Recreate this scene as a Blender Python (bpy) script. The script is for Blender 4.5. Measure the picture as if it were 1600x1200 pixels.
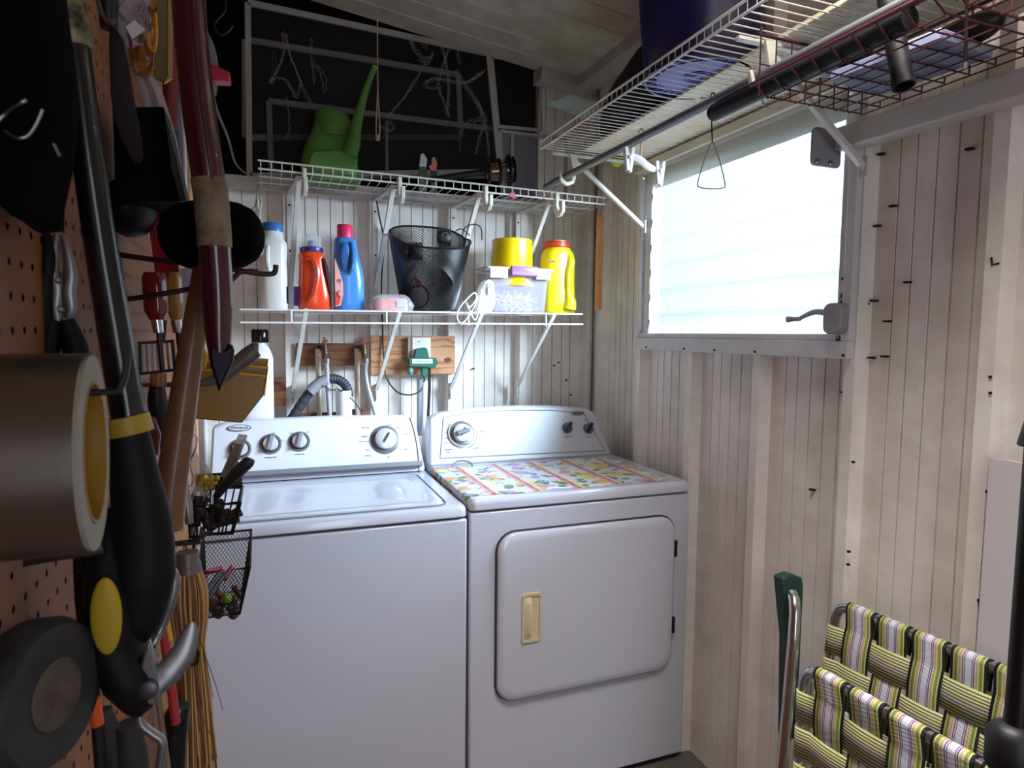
import bpy, bmesh, math, random
from math import sin, cos, pi, radians
from mathutils import Vector, Matrix
random.seed(7)
SC = bpy.context.scene
COL = SC.collection
for _o in list(bpy.data.objects):
    bpy.data.objects.remove(_o)

# ------------------------------------------------------------------ camera
EYE = Vector((0, 0, 1.393))
F = 1003.0
_vy = Vector((416 - 800, -(518 - 600), -F)).normalized()
_vx = Vector((3430 - 800, -(550 - 600), -F))
_vx = (_vx - _vy * _vx.dot(_vy)).normalized()
_vz = _vx.cross(_vy)
WM = Matrix((_vx, _vy, _vz))
cam_d = bpy.data.cameras.new('camera')
cam_d.sensor_width = 36
cam_d.sensor_fit = 'HORIZONTAL'
cam_d.lens = 36 * F / 1600
cam_d.clip_start = 0.02
cam_d.dof.use_dof = True
cam_d.dof.focus_distance = 1.9
cam_d.dof.aperture_fstop = 13
cam = bpy.data.objects.new('camera', cam_d)
COL.objects.link(cam)
cam.matrix_world = Matrix.Translation(EYE) @ WM.to_4x4()
SC.camera = cam

# ------------------------------------------------------------------ light
SC.view_settings.view_transform = 'Standard'
SC.view_settings.look = 'None'
SC.view_settings.gamma = 1
SC.view_settings.use_curve_mapping = False
SC.view_settings.exposure = 0.6
world = bpy.data.worlds.new('sky')
SC.world = world
world.use_nodes = True
_bg = world.node_tree.nodes['Background']
_bg.inputs[0].default_value = (0.84, 0.94, 1.0, 1)
_bg.inputs[1].default_value = .55

def area(name, loc, target, sx, sy, power, color=(1, 1, 1), spread=180):
    d = bpy.data.lights.new(name, 'AREA')
    d.shape = 'RECTANGLE'
    d.size, d.size_y = sx, sy
    d.energy = power
    d.color = color
    d.spread = radians(spread)
    o = bpy.data.objects.new(name, d)
    COL.objects.link(o)
    o.location = loc
    o.rotation_euler = (Vector(target) - Vector(loc)).to_track_quat('-Z', 'Y').to_euler()
    return o

# daylight outside the jalousie window, and added daylight fill from the unseen rear doorway
area('window_daylight', (2.35, 0.75, 2.25), (0.3, 2.2, 1.35), 1.3, 1.0, 390, (0.76, 0.87, 1.0))
area('doorway_fill', (0.42, -1.50, 1.25), (1.27, 0.9, 1.0), 0.5, 1.7, 4.5, (0.90, 0.91, 1.0), 130)
# overhead fill light added to brighten the right wall, no fixture behind it
area('ceiling_fill', (.80, .60, 2.40), (1.05, .80, 0), .5, .5, 9, (1, .95, .90), 85)

# ------------------------------------------------------------------ helpers
def at(px, py, **k):
    """point of the room seen along one line of sight, at a known distance / height / side plane"""
    r = WM @ Vector((px - 800, -(py - 600), -F))
    (a, v), = k.items()
    i = 'xyz'.index(a)
    if i == 2:
        v -= EYE.z
    return EYE + r * (v / r[i])

def lin(h):
    if isinstance(h, str):
        h = h.lstrip('#')
        c = [int(h[i:i + 2], 16) / 255 for i in (0, 2, 4)]
        return tuple(x / 12.92 if x <= .04045 else ((x + .055) / 1.055) ** 2.4 for x in c)
    return tuple(h)

class NT:
    def __init__(s, m):
        s.t = m.node_tree
        s.n = s.t.nodes
    def add(s, typ, **kw):
        n = s.n.new(typ)
        for k, v in kw.items():
            if k.startswith('i_'):
                n.inputs[k[2:].replace('_', ' ')].default_value = v
            else:
                setattr(n, k, v)
        return n
    def link(s, a, b):
        s.t.links.new(a, b)
    def math(s, op, a, b=None, c=None):
        n = s.n.new('ShaderNodeMath')
        n.operation = op
        for i, v in enumerate((a, b, c)):
            if v is None:
                continue
            if isinstance(v, (int, float)):
                n.inputs[i].default_value = v
            else:
                s.link(v, n.inputs[i])
        return n.outputs[0]
    def ramp(s, fac, stops, interp='LINEAR'):
        n = s.n.new('ShaderNodeValToRGB')
        cr = n.color_ramp
        cr.interpolation = interp
        while len(cr.elements) < len(stops):
            cr.elements.new(0.5)
        for e, (p, c) in zip(cr.elements, stops):
            e.position = p
            e.color = (*lin(c), 1)
        s.link(fac, n.inputs[0])
        return n.outputs[0]
    def mix(s, f, a, b):
        n = s.n.new('ShaderNodeMix')
        n.data_type = 'RGBA'
        for i, v in ((0, f), (6, a), (7, b)):
            if isinstance(v, (int, float)):
                n.inputs[i].default_value = v
            elif isinstance(v, tuple):
                n.inputs[i].default_value = (*v, 1)
            else:
                s.link(v, n.inputs[i])
        return n.outputs[2]

MATS = {}
def mat(name, col=None, rough=.5, metal=0, var=0, vscale=8, bump=0, bscale=60, trans=0, alpha=1, spec=.5, coat=0, col2=None, sss=0):
    if name in MATS:
        return MATS[name]
    m = bpy.data.materials.new(name)
    m.use_nodes = True
    b = m.node_tree.nodes['Principled BSDF']
    c = lin(col)
    b.inputs['Base Color'].default_value = (*c, 1)
    b.inputs['Roughness'].default_value = rough
    b.inputs['Metallic'].default_value = metal
    b.inputs['Transmission Weight'].default_value = trans
    b.inputs['Alpha'].default_value = alpha
    b.inputs['Specular IOR Level'].default_value = spec
    b.inputs['Coat Weight'].default_value = coat
    t = NT(m)
    if var or bump:
        tc = t.add('ShaderNodeTexCoord')
    if var:
        nz = t.add('ShaderNodeTexNoise')
        nz.inputs['Scale'].default_value = vscale
        nz.inputs['Detail'].default_value = 6
        nz.inputs['Roughness'].default_value = .65
        t.link(tc.outputs['Object'], nz.inputs['Vector'])
        c2 = lin(col2) if col2 else tuple(x * (1 - var) for x in c)
        f = t.ramp(nz.outputs[0], [(.35, (0, 0, 0)), (.7, (1, 1, 1))])
        t.link(t.mix(f, c, c2), b.inputs['Base Color'])
    if bump:
        n2 = t.add('ShaderNodeTexNoise')
        n2.inputs['Scale'].default_value = bscale
        n2.inputs['Detail'].default_value = 4
        t.link(tc.outputs['Object'], n2.inputs['Vector'])
        bp = t.add('ShaderNodeBump')
        bp.inputs['Strength'].default_value = bump
        bp.inputs['Distance'].default_value = .002
        t.link(n2.outputs[0], bp.inputs['Height'])
        t.link(bp.outputs[0], b.inputs['Normal'])
    MATS[name] = m
    return m

ORG = {}
def tag(o, label=None, cat=None, group=None, kind=None):
    if label: o['label'] = label
    if cat: o['category'] = cat
    if group: o['group'] = group
    if kind: o['kind'] = kind
    return o

def thing(name, label, cat, loc, group=None):
    o = bpy.data.objects.new(name, None)
    o.empty_display_size = .02
    o.location = loc
    COL.objects.link(o)
    ORG[o] = Vector(loc)
    return tag(o, label, cat, group)

def orth(d):
    d = Vector(d).normalized()
    a = Vector((0, 0, 1)) if abs(d.z) < .9 else Vector((1, 0, 0))
    u = d.cross(a).normalized()
    return u, d.cross(u).normalized()

def spline(pts, n=6, closed=False):
    pts = [Vector(p) for p in pts]
    L = len(pts)
    out = []
    for i in range(L if closed else L - 1):
        g = lambda k: pts[k % L] if closed else pts[max(0, min(L - 1, k))]
        p0, p1, p2, p3 = g(i - 1), g(i), g(i + 1), g(i + 2)
        for j in range(n):
            t = j / n
            out.append(.5 * ((2 * p1) + (p2 - p0) * t + (2 * p0 - 5 * p1 + 4 * p2 - p3) * t * t + (3 * p1 - p0 - 3 * p2 + p3) * t ** 3))
    if not closed:
        out.append(pts[-1])
    return out

class B:
    def __init__(s):
        s.v, s.f, s.uv = [], [], {}
    def add(s, vs, fs):
        o = len(s.v)
        s.v += [Vector(p) for p in vs]
        s.f += [tuple(i + o for i in f) for f in fs]
        return s
    def box(s, x0, x1, y0, y1, z0, z1):
        v = [(x, y, z) for z in (z0, z1) for y in (y0, y1) for x in (x0, x1)]
        return s.add(v, [(0, 2, 3, 1), (4, 5, 7, 6), (0, 1, 5, 4), (2, 6, 7, 3), (0, 4, 6, 2), (1, 3, 7, 5)])
    def obox(s, c, size, ax=(1, 0, 0), up=(0, 0, 1)):
        X = Vector(ax).normalized()
        Y = Vector(up).cross(X).normalized()
        Z = X.cross(Y)
        c = Vector(c)
        v = [c + X * a * size[0] / 2 + Y * b * size[1] / 2 + Z * d * size[2] / 2 for d in (-1, 1) for b in (-1, 1) for a in (-1, 1)]
        return s.add(v, [(0, 2, 3, 1), (4, 5, 7, 6), (0, 1, 5, 4), (2, 6, 7, 3), (0, 4, 6, 2), (1, 3, 7, 5)])
    def beam(s, a, b, w, h, up=(0, 0, 1)):
        a, b = Vector(a), Vector(b)
        return s.obox((a + b) / 2, ((b - a).length, w, h), b - a, up)
    def prism(s, poly, vec):
        n = len(poly)
        vec = Vector(vec)
        v = [Vector(p) for p in poly]
        v += [p + vec for p in v]
        return s.add(v, [tuple(range(n))[::-1], tuple(range(n, 2 * n))] + [(i, (i + 1) % n, n + (i + 1) % n, n + i) for i in range(n)])
    def tube(s, pts, r, n=8, closed=False, sm=0, cap=True, flat=1.0, nrm=None):
        pts = [Vector(p) for p in pts]
        if sm:
            if isinstance(r, (list, tuple)):
                rr = []
                for i in range(len(r) - 1):
                    rr += [r[i] + (r[i + 1] - r[i]) * j / sm for j in range(sm)]
                rr.append(r[-1]); r = rr
            pts = spline(pts, sm, closed)
        N = len(pts)
        if not isinstance(r, (list, tuple)):
            r = [r] * N
        o = len(s.v)
        u = None
        for i, p in enumerate(pts):
            a = pts[(i - 1) % N] if (closed or i > 0) else pts[i]
            b = pts[(i + 1) % N] if (closed or i < N - 1) else pts[i]
            d = (b - a)
            if d.length < 1e-9: d = Vector((0, 0, 1))
            d.normalize()
            if u is None:
                u = Vector(nrm) if nrm else orth(d)[0]
            u = (u - d * u.dot(d))
            u = u.normalized() if u.length > 1e-6 else orth(d)[0]
            w = d.cross(u)
            for k in range(n):
                t = 2 * pi * (k + .5) / n
                s.v.append(p + (u * cos(t) * flat + w * sin(t)) * r[i])
        M = N if closed else N - 1
        for i in range(M):
            for k in range(n):
                a = o + i * n + k; b = o + i * n + (k + 1) % n
                c = o + ((i + 1) % N) * n + (k + 1) % n; d = o + ((i + 1) % N) * n + k
                s.f.append((a, b, c, d))
        if not closed and cap:
            s.f.append(tuple(o + k for k in range(n))[::-1])
            s.f.append(tuple(o + (N - 1) * n + k for k in range(n)))
        return s
    def lathe(s, prof, base=(0, 0, 0), axis=(0, 0, 1), n=28, sx=1, sy=1, ux=None, cap=True):
        A = Vector(axis).normalized()
        if ux is None:
            u, w = (Vector((1, 0, 0)), Vector((0, 1, 0))) if abs(A.z) > .999 else orth(A)
        else:
            u = Vector(ux); u = (u - A * u.dot(A)).normalized(); w = A.cross(u)
        base = Vector(base)
        o = len(s.v)
        for r, h in prof:
            for k in range(n):
                t = 2 * pi * k / n
                s.v.append(base + A * h + u * cos(t) * r * sx + w * sin(t) * r * sy)
        for i in range(len(prof) - 1):
            for k in range(n):
                s.f.append((o + i * n + k, o + i * n + (k + 1) % n, o + (i + 1) * n + (k + 1) % n, o + (i + 1) * n + k))
        if cap:
            s.f.append(tuple(o + k for k in range(n))[::-1])
            m = o + (len(prof) - 1) * n
            s.f.append(tuple(m + k for k in range(n)))
        return s
    def ring(s, c, axis, ro, ri, h, n=48):
        A = Vector(axis).normalized()
        u, w = orth(A); c = Vector(c); o = len(s.v)
        for r, z in ((ro, -h / 2), (ro, h / 2), (ri, h / 2), (ri, -h / 2)):
            for k in range(n):
                t = 2 * pi * k / n
                s.v.append(c + A * z + (u * cos(t) + w * sin(t)) * r)
        for i in range(4):
            for k in range(n):
                s.f.append((o + i * n + k, o + i * n + (k + 1) % n, o + ((i + 1) % 4) * n + (k + 1) % n, o + ((i + 1) % 4) * n + k))
        return s
    def loft(s, rings, cap=True, closed=True):
        o = len(s.v); n = len(rings[0])
        for r in rings:
            s.v += [Vector(p) for p in r]
        for i in range(len(rings) - 1):
            for k in range(n if closed else n - 1):
                s.f.append((o + i * n + k, o + i * n + (k + 1) % n, o + (i + 1) * n + (k + 1) % n, o + (i + 1) * n + k))
        if cap and closed:
            s.f.append(tuple(o + k for k in range(n))[::-1])
            m = o + (len(rings) - 1) * n
            s.f.append(tuple(m + k for k in range(n)))
        return s
    def sheet(s, rows, uvs=None):
        """grid of points; the uv runs u across a row and v along the rows"""
        o = len(s.v); n = len(rows[0])
        for i, r in enumerate(rows):
            for k, p in enumerate(r):
                s.uv[len(s.v)] = (k / (n - 1), i / max(1, len(rows) - 1))
                s.v.append(Vector(p))
        for i in range(len(rows) - 1):
            for k in range(n - 1):
                s.f.append((o + i * n + k, o + i * n + k + 1, o + (i + 1) * n + k + 1, o + (i + 1) * n + k))
        return s
    def ell(s, c, rad, n=16, m=10, ax=(1, 0, 0), up=(0, 0, 1)):
        X = Vector(ax).normalized(); Y = Vector(up).cross(X).normalized(); Z = X.cross(Y); c = Vector(c)
        rings = []
        for i in range(m + 1):
            ph = -pi / 2 + pi * i / m
            ph = max(-pi / 2 + .02, min(pi / 2 - .02, ph))
            rings.append([c + X * rad[0] * cos(ph) * cos(2 * pi * k / n) + Y * rad[1] * cos(ph) * sin(2 * pi * k / n) + Z * rad[2] * sin(ph) for k in range(n)])
        return s.loft(rings)
    def build(s, name, m, parent=None, smooth=True, bevel=0, solid=0, angle=40, org=None, subsurf=0, seg=2):
        if parent is not None:
            L = ORG[parent]
        elif org is not None:
            L = Vector(org)
        else:
            xs = [p.x for p in s.v]; ys = [p.y for p in s.v]; zs = [p.z for p in s.v]
            L = Vector(((min(xs) + max(xs)) / 2, (min(ys) + max(ys)) / 2, min(zs)))
        me = bpy.data.meshes.new(name)
        me.from_pydata([p - L for p in s.v], [], s.f)
        if s.uv:
            ul = me.uv_layers.new(name='uv')
            for lp in me.loops:
                ul.data[lp.index].uv = s.uv.get(lp.vertex_index, (0, 0))
        bm = bmesh.new(); bm.from_mesh(me)
        bmesh.ops.recalc_face_normals(bm, faces=bm.faces)
        bm.to_mesh(me); bm.free()
        for mm in (m if isinstance(m, (list, tuple)) else [m]):
            me.materials.append(mm)
        o = bpy.data.objects.new(name, me)
        COL.objects.link(o)
        ORG[o] = L
        if parent is not None:
            o.parent = parent
        else:
            o.location = L
        if solid:
            md = o.modifiers.new('solid', 'SOLIDIFY'); md.thickness = solid; md.offset = 0
        if bevel:
            md = o.modifiers.new('bevel', 'BEVEL'); md.width = bevel; md.segments = seg; md.limit_method = 'ANGLE'; md.angle_limit = radians(35)
        if subsurf:
            md = o.modifiers.new('sub', 'SUBSURF'); md.levels = subsurf; md.render_levels = subsurf
        if smooth:
            me.shade_smooth()
            me.set_sharp_from_angle(angle=radians(angle))
        return o

def rrect(cx, cz, w, h, r, n=6):
    out = []
    for (sx, sz, a0) in ((1, 1, 0), (-1, 1, 90), (-1, -1, 180), (1, -1, 270)):
        for i in range(n + 1):
            a = radians(a0 + 90 * i / n)
            out.append((cx + sx * (w / 2 - r) + r * cos(a), cz + sz * (h / 2 - r) + r * sin(a)))
    return out

def text(body, size, loc, xdir, up, m, parent, name='lettering', align='CENTER', sx=1.0, label=None):
    cu = bpy.data.curves.new('lettering', 'FONT')
    cu.body = body; cu.size = size; cu.align_x = align; cu.align_y = 'CENTER'; cu.extrude = .0002
    tmp = bpy.data.objects.new('tmp', cu); COL.objects.link(tmp)
    bpy.context.view_layer.update()
    dg = bpy.context.evaluated_depsgraph_get()
    me = bpy.data.meshes.new_from_object(tmp.evaluated_get(dg))
    bpy.data.objects.remove(tmp)
    X = Vector(xdir).normalized(); U = Vector(up); U = (U - X * U.dot(X)).normalized(); Z = X.cross(U)
    L = ORG[parent] if parent is not None else Vector(loc)
    for v in me.vertices:
        p = v.co
        v.co = Vector(loc) + X * p.x * sx + U * p.y + Z * p.z - L
    me.materials.clear(); me.materials.append(m)
    o = bpy.data.objects.new(name, me); COL.objects.link(o); ORG[o] = L
    if parent is not None: o.parent = parent
    else: o.location = L
    return o

def copy_tree(o, parent=None):
    c = o.copy(); COL.objects.link(c)
    if parent is not None: c.parent = parent
    for ch in list(o.children):
        copy_tree(ch, c)
    return c

# ------------------------------------------------------------------ common materials
WHITE = mat('white_enamel', '#C9CAD6', .2, coat=.4)
CONSOLE = mat('white_plastic', '#D2D2D8', .35)
SIDING = mat('painted_siding', '#F0EAE4', .5, var=.22, vscale=5, bump=.25, bscale=25, col2='#D6CCC2')
ALU = mat('white_aluminium', '#C4C0BC', .4, var=.2, vscale=12)
CREAMW = mat('cream_white_wire', '#E2DED6', .35)
WIREW = mat('white_wire', '#E6E3E0', .35)
BLACK = mat('black_plastic', '#0B0A0C', .4)
BLACKM = mat('black_wire', '#08080A', .35)
CHROME = mat('chrome_metal', '#C9C9CC', .2, metal=1)
STEEL = mat('grey_steel', '#8B8A8E', .38, metal=.9)
DARKST = mat('dark_steel', '#3A3838', .4, metal=.8)
GREYP = mat('grey_plastic', '#8E8C92', .4)
RED = mat('red_plastic', '#C41B2E', .35)
SCREW = mat('dark_screw', '#1B1514', .6, metal=.4)
PAPER = mat('white_paper', '#D9D7DE', .7)
INK = mat('grey_ink', '#55545C', .6)
WOODB = mat('brown_wood', '#6E4022', .55)
# ------------------------------------------------------------------ the room
XR, YB = 1.27, 2.45
def ceil_z(x): return 2.529 - .127 * (x - .391)

def siding_profile(s0, s1, f0, pitch=.305, D=.033, W=.042):
    """list of (along, recess) of a ribbed metal siding between s0 and s1"""
    pts = []
    k = math.floor((s0 - f0) / pitch) - 1
    while f0 + k * pitch < s1 + pitch:
        f = f0 + k * pitch
        seq = [(f - W, D), (f, 0), (f + .03, 0), (f + .036, D)]
        for g in (.075, .120, .165, .210, .250):
            seq += [(f + g - .002, D), (f + g - .001, D + .007), (f + g + .001, D + .007), (f + g + .002, D)]
        pts += seq
        k += 1
    out = []
    def interp(s):
        for a, b in zip(pts, pts[1:]):
            if a[0] <= s <= b[0]:
                return a[1] + (b[1] - a[1]) * (s - a[0]) / max(1e-9, b[0] - a[0])
        return D
    out.append((s0, interp(s0)))
    out += [p for p in pts if s0 < p[0] < s1]
    out.append((s1, interp(s1)))
    return out

def siding(b, axis, s0, s1, z0, z1, f0, pitch=.305):
    pr = siding_profile(s0, s1, f0, pitch, *((.046, .005) if axis == 'x' else (.040, .004)))
    if axis == 'x':
        ring = [(s, YB + d) for s, d in pr] + [(s1, YB + .08), (s0, YB + .08)]
    else:
        ring = [(XR + d, s) for s, d in pr] + [(XR + .08, s1), (XR + .08, s0)]
    b.loft([[(x, y, z0) for x, y in ring], [(x, y, z1) for x, y in ring]])
    return b

F0R, F0B = 1.103, .064
WY0, WY1, WZ0, WZ1 = 1.12, 2.03, 1.345, 1.99      # window opening
b = B()
siding(b, 'y', -1.5, WY0, 0, 2.5, F0R)
siding(b, 'y', WY0, WY1, 0, WZ0, F0R)
siding(b, 'y', WY0, WY1, WZ1, 2.5, F0R)
siding(b, 'y', WY1, YB + .08, 0, 2.5, F0R)
tag(b.build('wall_right', SIDING, smooth=False), kind='structure')
b = B()
siding(b, 'x', -.30, 1.06, 0, 1.915, F0B, .302)
siding(b, 'x', 1.06, XR + .04, 0, 2.5, F0B, .302)
tag(b.build('wall_back', SIDING, smooth=False), kind='structure')
b = B().box(-.30, -.245, -1.5, 2.55, 0, 2.7)
tag(b.build('wall_left', mat('bare_plywood', '#8A6244', .7, var=.3, vscale=6), smooth=False), kind='structure')
# wall behind the camera with an open doorway in it
b = B().box(-.30, .15, -1.56, -1.5, 0, 2.7).box(.75, 1.35, -1.56, -1.5, 0, 2.7).box(.15, .75, -1.56, -1.5, 2.1, 2.7)
tag(b.build('wall_rear', mat('rear_wall_paint', '#9A958F', .7), smooth=False), kind='structure')
b = B().box(-.30, 1.40, -1.6, 2.56, -.06, 0)
tag(b.build('floor', mat('grey_concrete', '#5F5A57', .8, var=.3, vscale=10, bump=.3), smooth=False), kind='structure')
# sloping ceiling of grooved panels
b = B()
ys = [-1.6]
prof = []
y = -1.6
while y < 2.42:
    prof += [(y, 0), (y + .1, 0), (y + .103, .004), (y + .107, .004)]
    y += .11
r0 = [(-.32, yy, ceil_z(-.32) + dz) for yy, dz in prof]; r1 = [(1.40, yy, ceil_z(1.40) + dz) for yy, dz in prof]
r0 += [(-.32, prof[-1][0], 2.9), (-.32, -1.6, 2.9)]; r1 += [(1.40, prof[-1][0], 2.9), (1.40, -1.6, 2.9)]
b.loft([r0, r1])
tag(b.build('ceiling', mat('ceiling_panel', '#D6CCBE', .6, var=.25, vscale=7, col2='#B3A899'), smooth=False), kind='structure')
# unlit room beyond the screens, its darkness put into the wall colour
b = B()
b.box(-1.25, 1.11, 2.56, 3.45, 2.72, 2.78).box(-1.2, 1.35, 3.4, 3.45, 1.2, 3).box(-1.2, 1.4, 2.60, 3.45, 1.15, 1.2).box(-1.25, -1.2, 2.5, 3.45, 1.2, 3).box(1.06, 1.11, 2.53, 3.45, 1.2, 3).box(-1.25, -.25, 2.50, 2.56, 1.2, 2.9)
tag(b.build('wall_beyond', mat('unlit_far_wall', '#16110F', .9), smooth=False), kind='structure')
# trim under the ceiling
b = B().box(1.19, 1.275, -1.5, 2.40, 2.385, 2.47)
tag(b.build('trim_1', ALU, smooth=False, bevel=.003), kind='structure')
b = B()
b.prism([(1.03, 2.40, 2.400), (1.275, 2.40, 2.385), (1.275, 2.40, 2.43), (1.03, 2.40, 2.455)], (0, .09, 0))
tag(b.build('trim_2', ALU, smooth=False, bevel=.003), kind='structure')
# cap trim on top of the low siding, below the screens
b = B().box(-.25, 1.06, 2.425, 2.53, 1.905, 1.925).box(-.25, 1.06, 2.425, 2.44, 1.88, 1.91)
tag(b.build('trim_3', ALU, smooth=False, bevel=.002), kind='structure')
b = B().box(-.21, .8, 2.45, 2.49, 2.497, 2.52)
# stud at the end of the pegboard
b = B().box(-.243, -.180, 1.86, 1.95, 0, 2.45)
tag(b.build('trim_4', mat('raw_pine', '#C08A5C', .65, var=.25, vscale=14, col2='#9A6238'), smooth=False), kind='structure')
# screws and nail holes of the right wall
b = B()
for (px, py) in ((1516, 233), (1378, 241), (1396, 322), (1372, 353), (1419, 441), (1357, 475), (1367, 470), (1387, 502), (1363, 559), (1383, 557), (1319, 613), (1183, 598), (1270, 765), (1348, 541), (1550, 439), (1555, 432)):
    p = at(px, py, x=XR + .036)
    b.box(p.x - .008, p.x + .006, p.y - .006, p.y + .006, p.z - .0022, p.z + .0022)
for (px, py) in ((1548, 589), (1548, 614), (1543, 768), (1537, 880), (1530, 938), (1333, 722), (1326, 862), (1325, 882)):
    p = at(px, py, x=XR)
    b.box(p.x - .003, p.x + .004, p.y - .0025, p.y + .0025, p.z - .0025, p.z + .0025)
p0 = at(1549, 402, x=XR - .001); p1 = at(1550, 414, x=XR - .001); p2 = at(1561, 411, x=XR - .001)
b.tube([p0, p1, p2], .0018, 5)
for (px, py) in ((740, 576), (866, 571), (885, 594), (933, 572), (910, 594), (892, 617), (873, 566)):
    p = at(px, py, y=YB + .036)
    b.box(p.x - .003, p.x + .003, p.y - .004, p.y + .006, p.z - .003, p.z + .003)
tag(b.build('trim_5', SCREW), kind='structure')

# ---- window with tilting glass slats
WF = mat('window_aluminium', '#D2D0D2', .35, var=.12, vscale=20)
win = bpy.data.objects.new('window_1', None); COL.objects.link(win); win.location = (XR, 1.57, 1.345); ORG[win] = Vector(win.location)
tag(win, kind='structure')
b = B()
b.box(1.252, 1.35, WY0 - .01, WY1, 1.343, 1.385)            # sill member
b.box(1.262, 1.345, WY0, WY1 - .005, 1.385, 1.402)
b.box(1.262, 1.345, WY0 - .008, WY0 + .034, 1.385, 1.95)     # near jamb
b.box(1.253, 1.275, WY0 - .012, WY0 + .012, 1.385, 1.99)
b.box(1.262, 1.345, WY1 - .012, WY1, 1.385, 1.95).box(1.275, 1.279, WY1 - .055, WY1 - .012, 1.39, 1.95)
b.box(1.262, 1.345, WY0, WY1, 1.955, 1.99)
b.build('frame', WF, win, smooth=False, bevel=.002)
b = B().box(1.245, 1.268, .5, 2.05, 1.972, 2.0)
b.build('ledger', mat('cream_paint', '#CFC6AE', .5, var=.2), win, smooth=False, bevel=.002)
b = B()
b.sheet([[(1.262, WY0 + .034, 1.958), (1.262, WY1 - .02, 1.958)], [(1.285, WY0 + .034, 1.905), (1.285, WY1 - .02, 1.905)]])
gv = mat('frosted_valance', '#BFC3B6', .5)
b.build('valance', gv, win, solid=.003)
def glass_mat():
    m = bpy.data.materials.new('obscure_glass'); m.use_nodes = True
    t = NT(m); out = t.n['Material Output']; t.n.remove(t.n['Principled BSDF'])
    tr = t.add('ShaderNodeBsdfTranslucent'); tr.inputs[0].default_value = (.90, .95, .97, 1)
    tp = t.add('ShaderNodeBsdfTransparent'); tp.inputs[0].default_value = (.9, .95, 1, 1)
    gl = t.add('ShaderNodeBsdfGlossy'); gl.inputs['Roughness'].default_value = .15
    tc = t.add('ShaderNodeTexCoord'); nz = t.add('ShaderNodeTexNoise'); nz.inputs['Scale'].default_value = 260
    t.link(tc.outputs['Object'], nz.inputs['Vector'])
    bp = t.add('ShaderNodeBump'); bp.inputs['Strength'].default_value = .6; bp.inputs['Distance'].default_value = .002
    t.link(nz.outputs[0], bp.inputs['Height'])
    for n in (tr, gl): t.link(bp.outputs[0], n.inputs['Normal'])
    f = t.ramp(nz.outputs[0], [(.3, (.62, .70, .74)), (.62, (.86, .90, .92))])
    t.link(f, tr.inputs[0])
    f2 = t.ramp(nz.outputs[0], [(.35, (.70, .78, .82)), (.62, (.95, .97, .98))]); t.link(f2, tp.inputs[0])
    m1 = t.add('ShaderNodeMixShader'); m1.inputs[0].default_value = .965
    t.link(tr.outputs[0], m1.inputs[1]); t.link(tp.outputs[0], m1.inputs[2])
    m2 = t.add('ShaderNodeMixShader'); m2.inputs[0].default_value = .06
    t.link(m1.outputs[0], m2.inputs[1]); t.link(gl.outputs[0], m2.inputs[2])
    t.link(m2.outputs[0], out.inputs[0]); return m
GL = glass_mat()
for i in range(6):
    zt = 1.915 - i * .0875
    s = B().beam((1.300, WY0 + .03, zt - .0465), (1.300, WY1 - .050, zt - .0465), .004, .10, up=(-.30, 0, 1))
    o = s.build('glass_slat', GL, win, smooth=False)
    c = B()
    for yy in (WY1 - .058, WY0 + .033):
        c.prism([(1.286, yy - .006, zt), (1.280, yy - .006, zt - .03), (1.300, yy - .006, zt - .088), (1.318, yy - .006, zt - .094), (1.306, yy - .006, zt - .05)], (0, .004, 0))
        c.tube([(1.275, yy, zt - .03), (1.268, yy - .012, zt - .04), (1.272, yy, zt - .055)], .004, 6)
    c.build('slat_clip', STEEL, win)
# crank operator on the near jamb
b = B()
b.prism([(1.225, y_, z_) for y_, z_ in rrect(1.135, 1.437, .05, .072, .018)], (.04, 0, 0))
op = b.build('crank_box', GREYP, win, bevel=.004)
B().box(1.258, 1.264, 1.128, 1.146, 1.39, 1.41).box(1.258, 1.264, 1.128, 1.146, 1.470, 1.50).build('mounting_tab', STEEL, win, bevel=.001)
b = B().tube([(1.23, 1.16, 1.452), (1.215, 1.172, 1.453), (1.205, 1.185, 1.447), (1.195, 1.198, 1.438)], [.008, .007, .006, .005], 8, sm=4)
b.build('crank_arm', GREYP, win)
b = B().lathe([(.006, 0), (.0055, .015), (.008, .035)], (1.193, 1.195, 1.437), (-.15, 1, -.02), 12)
b.build('crank_knob', GREYP, win)
b = B()
for z_ in (1.395, 1.405, 1.475, 1.49, 1.53):
    b.lathe([(.004, 0), (.003, .003)], (1.258, 1.137, z_), (-1, 0, 0), 8)
for y_ in (1.12, 1.41, 1.58, 1.73, 1.95):
    b.lathe([(.004, 0), (.003, .003)], (1.252, y_, 1.352), (-1, 0, 0), 8)
b.build('screw', SCREW, win)
tag(win.children[-1], kind='stuff') if False else None

# ---- white square beam fixed on a plate at the window's near jamb
r = thing('support_beam', 'white painted square metal beam with a bolted end plate, running right from the window', 'beam', (1.2, 1.14, 1.82))
B().beam((1.238, 1.14, 1.842), (1.238, -.9, 1.792), .05, .050).build('rail', mat('white_painted_steel', '#CBC6C2', .4, var=.12), r, smooth=False, bevel=.004)
pl = B(); pl.prism([(x_, 1.14, z_) for x_, z_ in rrect(1.195, 1.822, .085, .085, .012)], (0, .008, 0))
pl.build('end_plate', GREYP, r, smooth=False, bevel=.002)
b = B()
for x_, z_ in ((1.165, 1.79), (1.205, 1.79)): b.lathe([(.006, 0), (.005, .004)], (x_, 1.14, z_), (0, -1, 0), 8)
b.build('bolt', STEEL, r)
# ------------------------------------------------------------------ appliances
def frame_pt(o, ax, up, u, v, n=0):
    ax = Vector(ax).normalized(); up = Vector(up).normalized(); nn = ax.cross(up)   # toward the viewer
    return Vector(o) + ax * u + up * v + nn * n

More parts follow.
